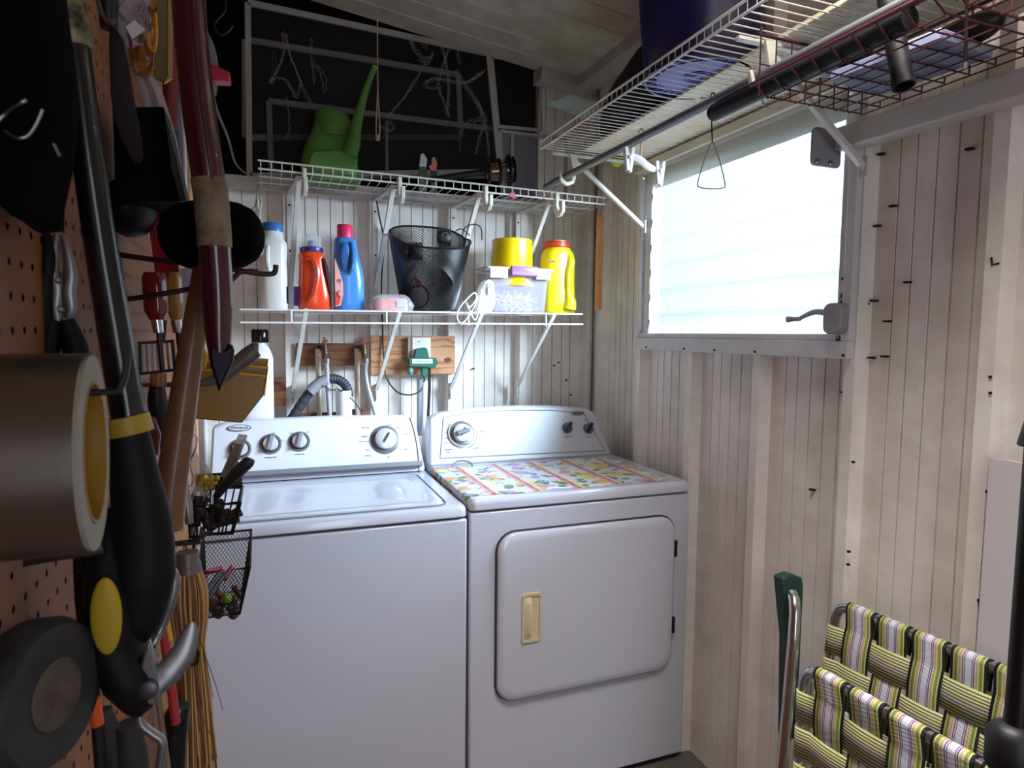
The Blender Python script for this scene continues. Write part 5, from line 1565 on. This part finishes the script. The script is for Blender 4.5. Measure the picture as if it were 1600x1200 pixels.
tag(B().tube([Vector((PX - .001, 1.1, A(262, 50, 1.1).z)), A(262, 50, 1.1), A(265, 120, 1.1), A(267, 200, 1.1)], .010, 12).build('red_rod', mat('dark_red', '#7A1420', .5)), 'dark red rod behind the khaki stick', 'rod')

# maroon pruning pole with paper label
Y_ = .70
t = thing('hedge_saw', 'long maroon tube-framed saw with a worn paper label and dark pointed tip', 'saw', A(330, 300))
MAR = mat('maroon_gloss', '#420B1B', .25, coat=.5)
B().tube([A(291, -60), A(299, 60), (A(312, 180)), A(327, 290), A(336, 400), A(340, 470), A(341, 520), A(343, 560)], [.0150, .0150, .0152, .0152, .0148, .0145, .0125, .009], 24, sm=6).build('bow_tube', MAR, t)
B().tube([A(296, -40, .685), A(304, 60, .685), A(317, 180, .685), A(331, 280, .685)], .0015, 6, sm=4).build('tube_seam', MAR, t)
B().tube([A(326, 280), A(331, 320), A(336, 386)], [.0162, .0160, .0157], 24, sm=5).build('paper_label', mat('worn_label', '#8C7C64', .7, var=.5, vscale=40, col2='#55402F'), t)
b = B().prism([A(px, py, .69) for px, py in ((333, 530), (352, 545), (362, 536), (366, 548), (364, 565), (342, 614), (328, 570), (326, 548))], (0, .012, 0))
b.build('pointed_tip', mat('blue_black_steel', '#1E1C28', .3, metal=.6), t, bevel=.003)

# double prong hook with mallet
Y_ = .86
t = thing('tool_hook', 'long double-prong brown steel hook reaching out of the pegboard', 'hook', Vector((PX, .86, A(300, 420).z)))
HB = mat('brown_steel', '#3A2A20', .4, metal=.5)
B().tube([A(186, 398, .88), A(250, 407), A(340, 417), A(400, 427), A(424, 428), A(430, 424), A(431, 414)], .0032, 10, sm=5).build('prong', HB, t)
B().tube([A(196, 468, .88), A(250, 460), A(330, 445), A(360, 438), A(374, 426), A(388, 424), A(403, 425)], .0032, 10, sm=5).build('prong', HB, t)
B().beam(A(186, 392, .882), A(196, 474, .882), .012, .003, up=(1, 0, 0)).build('back_plate', HB, t)
t = thing('rubber_mallet', 'black rubber mallet with a long brown wooden handle hanging from the prong hook', 'mallet', A(300, 400))
cm = A(332, 368, .80)
B().lathe([(.010, -.0535), (.020, -.051), (.029, -.044), (.0355, -.031), (.0385, -.015), (.039, 0), (.0385, .015), (.0355, .031), (.029, .044), (.020, .051), (.010, .0535)], cm, (.93, -.36, .02), 36).build('mallet_head', mat('black_rubber', '#050405', .9, spec=.06), t)
B().tube([A(322, 400, .80), A(306, 500, .79), A(290, 600, .785), A(276, 700, .78), A(266, 770, .78), A(261, 826, .78)], [.011, .0125, .014, .0155, .0165, .0165], 22, sm=6).build('wooden_handle', mat('mallet_wood', '#7E5836', .45, var=.35, vscale=12, col2='#4F331F', coat=.2), t)
# claw hammer end behind
tag(B().tube([Vector((PX, 1.0, A(300, 600, 1.0).z)), A(300, 600, 1.0), A(345, 590, 1.0), A(366, 573, 1.0), A(388, 556, 1.0), A(400, 546, 1.0), A(404, 545, 1.0)], [.003, .004, .009, .0115, .013, .011, .006], 16, sm=5).build('hammer_handle', mat('grey_brown_grip', '#5D5450', .45)), 'rounded grey-brown tool grip poking out above the yellow bins', 'tool handle')

# red scraper, chisels and masher
Y_ = .95
t = thing('scraper', 'bright red moulded plastic scraper hanging from the pegboard', 'scraper', A(245, 380))
CR = mat('coral_red', '#D2344A', .35)
b = B(); b.loft([[A(x1, py), A(x2, py, Y_ - .012), A(x2, py, Y_ - .006) , A(x1, py, Y_ + .008)] for py, x1, x2 in ((314, 233, 246), (340, 234, 250), (365, 234, 256), (380, 236, 258), (410, 240, 262), (432, 243, 266))])
b.build('scraper_blade', CR, t)
for k in range(4):
    B().tube([A(237 + 4 * k, 340 + k * 3, .94 - .003 * k), A(238 + 6 * k, 372 + k * 2, .94 - .003 * k)], .0012, 6).build('rib', mat('deep_red', '#9B1626', .4), t)
t = thing('dark_red_box', 'dark maroon slab standing behind the coral scraper', 'slab', A(262, 400))
B().loft([[A(x1, py, .97), A(x2, py, .97), A(x2, py, 1.0), A(x1, py, 1.0)] for py, x1, x2 in ((300, 246, 276), (440, 258, 280))]).build('slab', mat('dark_red'), t)
for lab, m_, px1, px2, nm in (('screwdriver with a fluted dark red handle hanging beside the coral scraper', ('ruby_handle', '#6E1420', .15), 240, 250, 0), ('screwdriver with a clear amber handle right of the dark red one', ('amber_handle', '#B98A3C', .12), 270, 272, 1)):
    t = thing('screwdriver', lab, 'screwdriver', A((px1 + px2) / 2, 460, .93 + .03 * nm))
    yy = .90 + .05 * nm
    p0, p1, p2, p3 = A(px1, 426, yy), A(px1 + 5, 500, yy), A(px1 + 8, 520, yy), A(px1 + 14, 580, yy)
    k = B()
    L_ = (p1 - p0)
    r0 = .0135 if nm == 0 else .010
    pr = [(r0 * .8, 0), (r0, .006), (r0, L_.length * .8), (r0 * .6, L_.length)]
    n = 24; rings = []
    u, w = orth(L_)
    for r, h in pr:
        rings.append([p0 + L_.normalized() * h + (u * cos(2 * pi * q / n) + w * sin(2 * pi * q / n)) * r * (1 - .09 * (q % 4 == 0)) for q in range(n)])
    k.loft(rings); k.build('handle', mat(*m_, coat=.6), t)
    B().tube([p1, p2], [.007, .006], 12).build('ferrule', CHROME, t)
    B().tube([p2, p3], .003, 10).build('shaft', DARKST, t)
t = thing('slotted_turner', 'black slotted metal plate tool below the screwdrivers', 'slotted tool', A(245, 555))
Y_ = .92
pl = [A(218, 536), A(270, 533), A(274, 578), A(220, 584)]
B().tube([p for p in pl], .0028, 8, closed=True).build('plate_frame', DARKST, t)
for k in range(7):
    u = k / 6.5 + .05
    B().beam(pl[0].lerp(pl[1], u) + Vector((0, 0, -.001)), pl[3].lerp(pl[2], u), .0018, .003, up=(1, 0, 0)).build('bar', CHROME if k % 2 else STEEL, t)
B().tube([A(253, 535), A(256, 500)], .004, 8).build('neck', DARKST, t)
# folded papers behind
tag(B().prism([at(268, 420, y=1.05), at(304, 418, y=1.05), at(298, 470, y=1.05), at(285, 520, y=1.05), at(274, 520, y=1.05)], (0, .004, 0)).build('paper_card', mat('pale_blue_card', '#A9BCD6', .6, var=.3, vscale=20, col2='#E4E2E2')), 'pale blue and white card hanging behind the screwdrivers', 'card')
Y_ = .95
t = thing('knife', 'black handled knife hanging under the slotted plate tool', 'knife', A(245, 640))
B().tube([A(245, 600), A(246, 625), A(250, 660), A(255, 700)], [.008, .012, .012, .009], 14, sm=5).build('handle', BLACK, t)
B().tube([A(248, 583), A(247, 603)], .010, 12).build('amber_end', AMB, t)
t = thing('wood_chisel', 'dark red tool handle with pale stripes left of the mallet handle', 'chisel', A(240, 680))
B().prism([A(px, py, .90) for px, py in ((230, 652), (240, 652), (250, 680), (246, 715), (236, 700))], (0, .015, 0)).build('handle', mat('brick_red', '#6B2228', .5), t, bevel=.003)
B().tube([A(240, 700, .905), A(240, 712, .905), Vector((PX, .905, A(240, 712, .905).z))], .003, 8).build('shank', STEEL, t)

# yellow stacked bins
Y_ = 1.10
MY = mat('ochre_plastic', '#8F680A', .3, coat=.2)
t0_ = ((298, 566), (420, 575), (418, 614), (380, 662), (297, 655))
for k in range(3):
    d_ = Vector((.000, .022 * k, .006 * k))
    t = thing('yellow_bin', ('front', 'middle', 'rearmost')[k] + ' one of the three nested ochre yellow bins above the washer', 'bin', A(360, 640) + d_)
    o = 0 if k == 0 else (k * 3)
    f = [A(px, py - o * 1.2) for px, py in ((300, 574), (408, 583), (420, 592), (411, 620), (378, 661), (297, 654))]
    f = [A(300, 576 - o * 2), A(417 + (k > 0) * 2, 588 - o * 2), A(412 + k, 618 - o), A(378 + 3 * k, 661 - 4 * o), A(297, 654 - 3 * o)]
    bb = B().loft([[p + d_ for p in f], [p + d_ + Vector((0, .018, 0)) for p in f]])
    bb.build('bin_face', MY, t, bevel=.002)
    B().tube([f[0] + d_, f[1] + d_, f[2] + d_ * 1.0], .0022, 8).build('rolled_edge', mat('ochre_edge', '#D0A016', .3), t)
B().tube([A(318, 566, 1.08), A(312, 552, 1.08), A(316, 545, 1.08), A(322, 556, 1.08), A(318, 575, 1.08)], .003, 8, sm=4).build('hanging_loop', mat('ochre_edge'), t)

# black plastic basket with tools
def at_y(px, py, y): return at(px, py, y=y)
Y_ = 1.25
t = thing('peg_basket', 'black slotted plastic basket on the pegboard holding scrapers, above the mesh one', 'basket', A(340, 800))
def basket(t, top, bot, y0_, y1_, slots, m):
    """top/bot: left and right sights of the near side; extends from y0 back to y1"""
    T = [at(*top[0], y=y0_), at(*top[1], y=y0_), at(*top[1], y=y0_), at(*top[0], y=y0_)]
    D = Vector((0, y1_ - y0_, 0))
    T[2] += D; T[3] += D
    Bm = [at(*bot[0], y=y0_ + .01), at(*bot[1], y=y0_ + .01)]
    Bm += [Bm[1] + D * .8, Bm[0] + D * .8]
    return T, Bm
T_, B_m = basket(t, ((293, 792), (375, 786)), ((296, 816), (362, 812)), 1.18, 1.30, 0, BLACK)
for p in T_ : p.z = T_[0].z
for p in B_m: p.z = T_[0].z - .055
B().tube(T_, .0035, 8, closed=True).build('rim', BLACK, t)
b = B()
for i in range(4):
    a, e, f_, g = T_[i], T_[(i + 1) % 4], B_m[(i + 1) % 4], B_m[i]
    n = 8 if i in (1, 3) else 6
    if i in (1,):
        for k in range(7):
            b.beam(a.lerp(g, (k + 1) / 7), e.lerp(f_, (k + 1) / 7), .003, .0022)
        for u in (0, 1): b.beam(a.lerp(e, u), g.lerp(f_, u), .006, .003, up=(0, 1, 0))
    else:
        for k in range(n + 1):
            u = k / n
            b.beam(a.lerp(e, u), g.lerp(f_, u), .003, .003, up=(0, 1, 0))
b.tube(B_m, .003, 8, closed=True)
for k in range(5): b.beam(B_m[0].lerp(B_m[1], k / 4), B_m[3].lerp(B_m[2], k / 4), .003, .003)
b.build('slotted_wall', BLACK, t)
B().prism([T_[3], T_[2], T_[2] + Vector((0, 0, .03)), T_[3] + Vector((0, 0, .03))], (0, .002, 0)).build('back_wall', BLACK, t)
zc = T_[0].z
t = thing('putty_knife', 'putty knife with thick dark grip slanting out of the slotted basket', 'putty knife', A(360, 750))
B().tube([A(338, 776, 1.23), A(352, 757, 1.21), A(372, 737, 1.19), A(388, 722, 1.18), A(392, 716, 1.18)], [.006, .009, .011, .0105, .006], 14, sm=5).build('grip', mat('slate_grip', '#26262E', .5), t)
t = thing('metal_scraper', 'long brushed steel scraper with a hanging hole standing in the slotted basket', 'scraper', A(350, 730))
a = [A(px, py, 1.26) for px, py in ((373, 678), (387, 680), (362, 748), (343, 745))]
B().prism(a, (0, .0015, 0)).build('blade', mat('brushed_steel', '#A69C98', .35, metal=.7), t, smooth=False)
B().prism([A(px, py, 1.255) for px, py in ((366, 693), (377, 695), (362, 735), (350, 732))], (0, .004, 0)).build('brown_grip', mat('rose_brown', '#7A605A', .5), t)
B().lathe([(.0045, 0), (.0045, .001)], A(376, 684, 1.2585), (0, -1, 0), 14).build('hanging_hole', PAPER, t)
t = thing('flexible_scraper', 'wide grey flexible blade in the slotted basket behind the dark grip', 'scraper', A(360, 760))
B().prism([A(px, py, 1.27) for px, py in ((366, 715), (378, 728), (360, 762), (342, 760))], (0, .001, 0)).build('blade', mat('brushed_steel'), t, smooth=False)
t = thing('plastic_bag', 'small clear plastic bag with yellow scraps on the slotted basket', 'bag', A(325, 750))
B().prism([A(px, py, 1.24) for px, py in ((296, 692), (310, 712), (326, 730), (334, 750), (318, 776), (298, 770))], (0, .004, 0)).build('bag_film', mat('thin_film'), t)
b = B(); random.seed(9)
for k in range(16): b.ell(A(random.uniform(314, 342), random.uniform(746, 766), 1.22), (random.uniform(.004, .008), .006, random.uniform(.004, .008)), 8, 6)
tag(b.build('yellow_scraps', mat('mustard_scraps', '#BFA437', .5, var=.5, vscale=50, col2='#5A1E1C')), 'clump of yellow and dark red scraps in the clear bag', 'scraps', kind='stuff')
t = thing('silver_bar', 'worn silver metal bar hanging right of the mallet handle', 'bar', A(290, 760))
B().tube([A(284, 740, 1.15), A(289, 765, 1.15), A(294, 800, 1.15), A(296, 818, 1.15)], [.004, .007, .008, .006], 12, sm=4).build('bar', mat('brushed_jaw'), t)
t = thing('wire_coil', 'loose thin wire coil above the slotted basket', 'wire', A(300, 720))
B().tube([A(px, py, 1.2) for px, py in ((298, 678), (308, 684), (304, 705), (297, 725), (302, 748), (296, 760), (292, 740), (300, 712), (296, 690))], .0008, 5, sm=5).build('coil', DARKST, t)

random.seed(17)
b = B()
for k in range(16):
    a = T_[0].lerp(T_[1], random.uniform(.1, .8)) + Vector((0, random.uniform(.02, .08), random.uniform(-.045, -.02)))
    d = Vector((random.uniform(-.3, 1), random.uniform(-.3, .3), random.uniform(.1, .8))).normalized() * random.uniform(.02, .035)
    b.tube([a - d * .6, a + d], random.uniform(.004, .008), 8)
tag(b.build('small_tools', mat('dark_mixed_tools', '#161214', .6, var=.8, vscale=30, col2='#3A2418')), 'jumble of dark small tools filling the slotted basket', 'tools', kind='stuff')

# black wire mesh basket
t = thing('peg_basket', 'black wire mesh basket on the pegboard full of pens and bits', 'basket', A(350, 920))
y0_, y1_ = 1.20, 1.33
W_ = lambda px, py, y: at(px, py, y=y)
TL, TR = W_(308, 896, y0_), W_(391, 901, y0_)
BL, BR = W_(314, 967, y0_ + .01), W_(375, 966, y0_ + .01)
zt2, zb2 = TL.z, BL.z
TL.z = TR.z = zt2; BL.z = BR.z = zb2
TLb = Vector((TL.x, y1_, zt2 + .030)); TRb = Vector((TR.x, y1_, zt2 + .030)); TRm = Vector((TR.x + .001, (y0_ + y1_) / 2 + .02, zt2 + .028))
BLb = Vector((BL.x, y1_ - .01, zb2)); BRb = Vector((BR.x, y1_ - .01, zb2))
b = B()
def quadlat(p00, p10, p11, p01, nu, nv, r=.0006):
    lattice(b, lambda u, v: p00.lerp(p10, u).lerp(p01.lerp(p11, u), v), nu, nv, r)
quadlat(BL, BR, TR, TL, 12, 10); quadlat(BLb, BRb, TRb, TLb, 12, 12); quadlat(BR, BRb, TRb, TR, 12, 10); quadlat(BL, BLb, TLb, TL, 12, 10); quadlat(BL, BR, BRb, BLb, 12, 12)
b.build('wire_mesh', BLACKM, t)
B().tube([TL, TR, TRb, TLb], .0024, 8, closed=True).build('rim', BLACKM, t)
B().tube([BL, BR, BRb, BLb], .002, 8, closed=True).build('base_rim', BLACKM, t)
for a, e in ((TR, BR), (TRb, BRb), (TL, BL), (TLb, BLb)): B().tube([a, e], .0018, 8).build('corner_wire', BLACKM, t)
random.seed(4)
items = [('pen', 'silver pen slanting in the wire mesh basket', '#9A9EAA', .6, (320, 928), (345, 892)), ('pen', 'second thicker silver pen lying right of the first in the mesh basket', '#7D8796', .6, (326, 934), (352, 894)),
         ('marker', 'pink-red marker lying across the top of the mesh basket', '#A8304E', 0, (318, 896), (346, 888)), ('marker', 'short crimson marker leaning right in the mesh basket', '#93213A', 0, (350, 905), (363, 886)),
         ('marker', 'brown copper tube piece low in the mesh basket', '#7C4F34', .4, (336, 925), (366, 945)), ('marker', 'dark brown stub at the right of the mesh basket', '#5C3A2A', .2, (366, 918), (374, 932))]
for k, (nm, lab, colr, mt, a, e) in enumerate(items):
    yy = 1.23 + .008 * k
    t = thing(nm, lab, nm, W_(*e, yy))
    B().tube([W_(*a, yy), W_(*e, yy + .02)], .0048 if k != 4 else .007, 12).build('barrel', mat('bit_%s' % colr[1:], colr, .3, metal=mt), t)
tag(B().ell(W_(355, 936, 1.225), (.008, .008, .008), 16, 10).build('green_cap', mat('neon_green', '#8CCB2E', .3)), 'tiny neon green cap inside the wire mesh basket', 'cap')
b = B()
for k in range(26): b.ell(W_(random.uniform(322, 370), random.uniform(935, 960), random.uniform(1.23, 1.29)), (random.uniform(.005, .011),) * 3, 8, 6)
tag(b.build('small_parts', mat('dark_bits', '#2A201C', .5, var=.7, vscale=50, col2='#6B4A36')), 'jumble of small dark parts in the bottom of the mesh basket', 'parts', kind='stuff')
tag(B().tube([W_(262, 850, 1.15), W_(300, 845, 1.15), W_(322, 834, 1.15), W_(327, 831, 1.15)], .0035, 8, sm=4).build('peg_hook', DARKST), 'dark peg hook with a rounded tip above the mesh basket', 'hook')

# whisk broom
Y_ = 1.08
t = thing('whisk_broom', 'straw whisk broom with a grey cap hanging against the washer side', 'broom', A(295, 1000))
STR = mat('straw', '#5E3C1C', .8, var=.35, vscale=30, col2='#3E2612')
B().lathe([(.0155, 0), (.0165, .004), (.016, .014), (.019, .020), (.020, .036)], A(293, 862), (0, 0, -1), 24).build('metal_cap', mat('dull_cap', '#6B6663', .45, metal=.5), t)
B().tube([A(292, 862), A(290, 846), A(287, 858)], .0012, 6, sm=4).build('wire_eye', BRASS, t)
random.seed(12)
core = B().tube([A(293, 893), A(295, 925), A(297, 970), A(297, 1010), A(300, 1060), A(303, 1120), A(306, 1220)], [.018, .0235, .022, .018, .020, .0225, .026], 20, sm=5)
core.build('straw_core', STR, t)
for half_ in (True, False):
  bs_ = B()
  for k in range(110):
    a = random.uniform(0, 2 * pi); q = random.uniform(.96, 1.12); tw = random.uniform(-.25, .25)
    pts = []
    for j, (py, cx_, r) in enumerate(((893, 293, .018), (925, 295, .0240), (970, 297, .0225), (1010, 297, .0185), (1060, 300, .0205), (1120, 303, .0235), (1180 + random.uniform(0, 50), 306, .027))):
        aa = a + tw * j / 5
        pts.append(A(cx_, py) + Vector((cos(aa) * r * q, sin(aa) * r * q, 0)))
    bs_.tube(pts, random.choice((.0009, .0012, .0014)), 4, sm=3)
  tag((bs_ if half_ else bs_).build('straws', mat(*(('pale_straw', '#C79A5E', .6) if half_ else ('brown_straw', '#6B4522', .7))), t), kind='stuff')
for pts in (((310, 990), (322, 1035), (333, 1090)), ((312, 1000), (330, 1050), (343, 1090), (348, 1110)), ((312, 1080), (320, 1130), (331, 1150))):
    B().tube([A(*p, 1.06) for p in pts], .0007, 4, sm=4).build('straw', mat('straw_dark', '#5D4426', .7), t)
B().tube([A(293, 893) + Vector((.019 * cos(a), .019 * sin(a), .0006 * a)) for a in [i * pi / 8 for i in range(48)]], .0009, 5).build('binding', mat('binding_thread', '#6E4A1E', .7), t)
B().tube([A(291, 1018, 1.06), A(300, 1012, 1.05), A(309, 1018, 1.05), A(308, 1036, 1.05), A(298, 1040, 1.05)], .0022, 6, sm=4).build('black_tie', BLACK, t)

# rods and handles behind the loppers, bottom left
Y_ = .95
for nm, lab, colr, a, e, r in (('wooden_rod', 'yellow painted rod hanging behind the loppers', '#C79A1E', (256, 955), (266, 1000), .004),
                      ('wooden_rod', 'dark red painted rod behind the loppers, beside the yellow one', '#A32A2E', (252, 958), (275, 1130), .006),
                      ('wooden_rod', 'thin grey-brown rod crossing behind the lopper pivot', '#7A6A58', (236, 1010), (262, 1200), .004),
                      ('wooden_rod', 'second thin tan rod right of the lopper hook blade', '#8E7350', (246, 1075), (258, 1200), .0035)):
    t = thing(nm, lab, 'rod', A(*e))
    B().tube([A(*a), A(*e)], r, 10).build('rod', mat('rod_%s' % colr[1:], colr, .5), t)
t = thing('marker', 'orange-capped marker hanging right of the black tape roll', 'marker', at(148, 1120, y=.64))
B().tube([at(146, 1092, y=.64), at(152, 1132, y=.64)], .0055, 14).build('cap', mat('orange_cap', '#D2501A', .4), t)
B().tube([at(152, 1132, y=.64), at(158, 1220, y=.64)], [.005, .0045], 14).build('barrel', BLACK, t)
t = thing('glove', 'wrinkled black glove-like handle wrap hanging left of the whisk broom', 'glove', A(270, 1150))
B().tube([A(284, 1100, .98), A(276, 1120, .98), A(270, 1160, .98), A(266, 1220, .98)], [.012, .017, .019, .02], 16, sm=5).build('wrap', mat('shiny_black_wrap', '#101013', .25, bump=.8, bscale=40), t)
t = thing('pruning_tool', 'dark grey gnarled tool handle hanging behind the loppers at the bottom', 'tool handle', at(180, 1180, y=.66))
B().tube([at(163, 1108, y=.66), at(168, 1140, y=.66), at(178, 1180, y=.66), at(190, 1225, y=.66)], [.006, .010, .012, .012], 14, sm=5).build('handle', mat('dusty_black', '#242226', .7, bump=.6, bscale=60), t)
B().tube([at(200, 1130, y=.66), at(205, 1180, y=.66), at(208, 1225, y=.66)], [.010, .014, .015], 14, sm=5).build('handle', mat('dusty_black'), t)
t = thing('dark_strap', 'black strap hanging flat on the pegboard between tape roll and loppers', 'strap', at(130, 1000, y=.66))
B().tube([at(126, 860, y=.62), at(130, 950, y=.63), at(140, 1020, y=.64), at(146, 1090, y=.65)], .006, 8, sm=5, flat=.5).build('strap', BLACK, t)
# S hook hanging top centre-left
tag(B().tube([at(px, py, y=1.6) for px, py in ((352, -10), (353, 10), (350, 20), (338, 33), (336, 44), (342, 53), (350, 54), (358, 48), (364, 40))], .0022, 8, sm=5).build('s_hook', DARKST), 'dark S-shaped hook hanging before the black opening', 'hook')
tag(B().tube([at(px, py, y=1.6) for px, py in ((346, 60), (346, -60))], .0001, 4).build('x', DARKST)) if False else None
# left side hooks seen between handle and basket
peg_hook('peg_hook', 'small peg hook left of the whisk broom cap', 250, 850, 1.05, -.10)

# ------------------------------------------------------------------ groups of repeats
GROUPS = {'yellow_bin': 'nested ochre bins on the pegboard', 'water_valve': 'pair of laundry water valves', 'wooden_board': 'wooden boards on the back wall', 'window_screen': 'insect screens above the upper shelf',
          'wire_basket': 'red wire baskets under the right shelf', 'folding_chair': 'striped webbed folding chairs', 'screwdriver': 'screwdrivers on the pegboard', 'detergent_bottle': 'laundry bottles on the lower shelf',
          'peg_basket': 'black baskets on the pegboard', 'paint_brush': 'paint brushes on the upper shelf', 'cobweb': 'cobwebs on the big screen', 'pen': 'silver pens in the mesh basket', 'marker': 'markers and stubs', 'clothes_clip': 'pink clips on the upper shelf lip',
          'wire_end': 'wire ends on the black pouch', 'wooden_rod': 'painted rods behind the loppers', 'pliers': 'pliers on the pegboard', 'power_cord': 'power cords below the outlet'}
for o in bpy.data.objects:
    if o.parent is None and 'label' in o:
        k = o.name.split('.')[0]
        if k in GROUPS and not (k == 'marker' and 'orange' in o['label']): o['group'] = GROUPS[k]
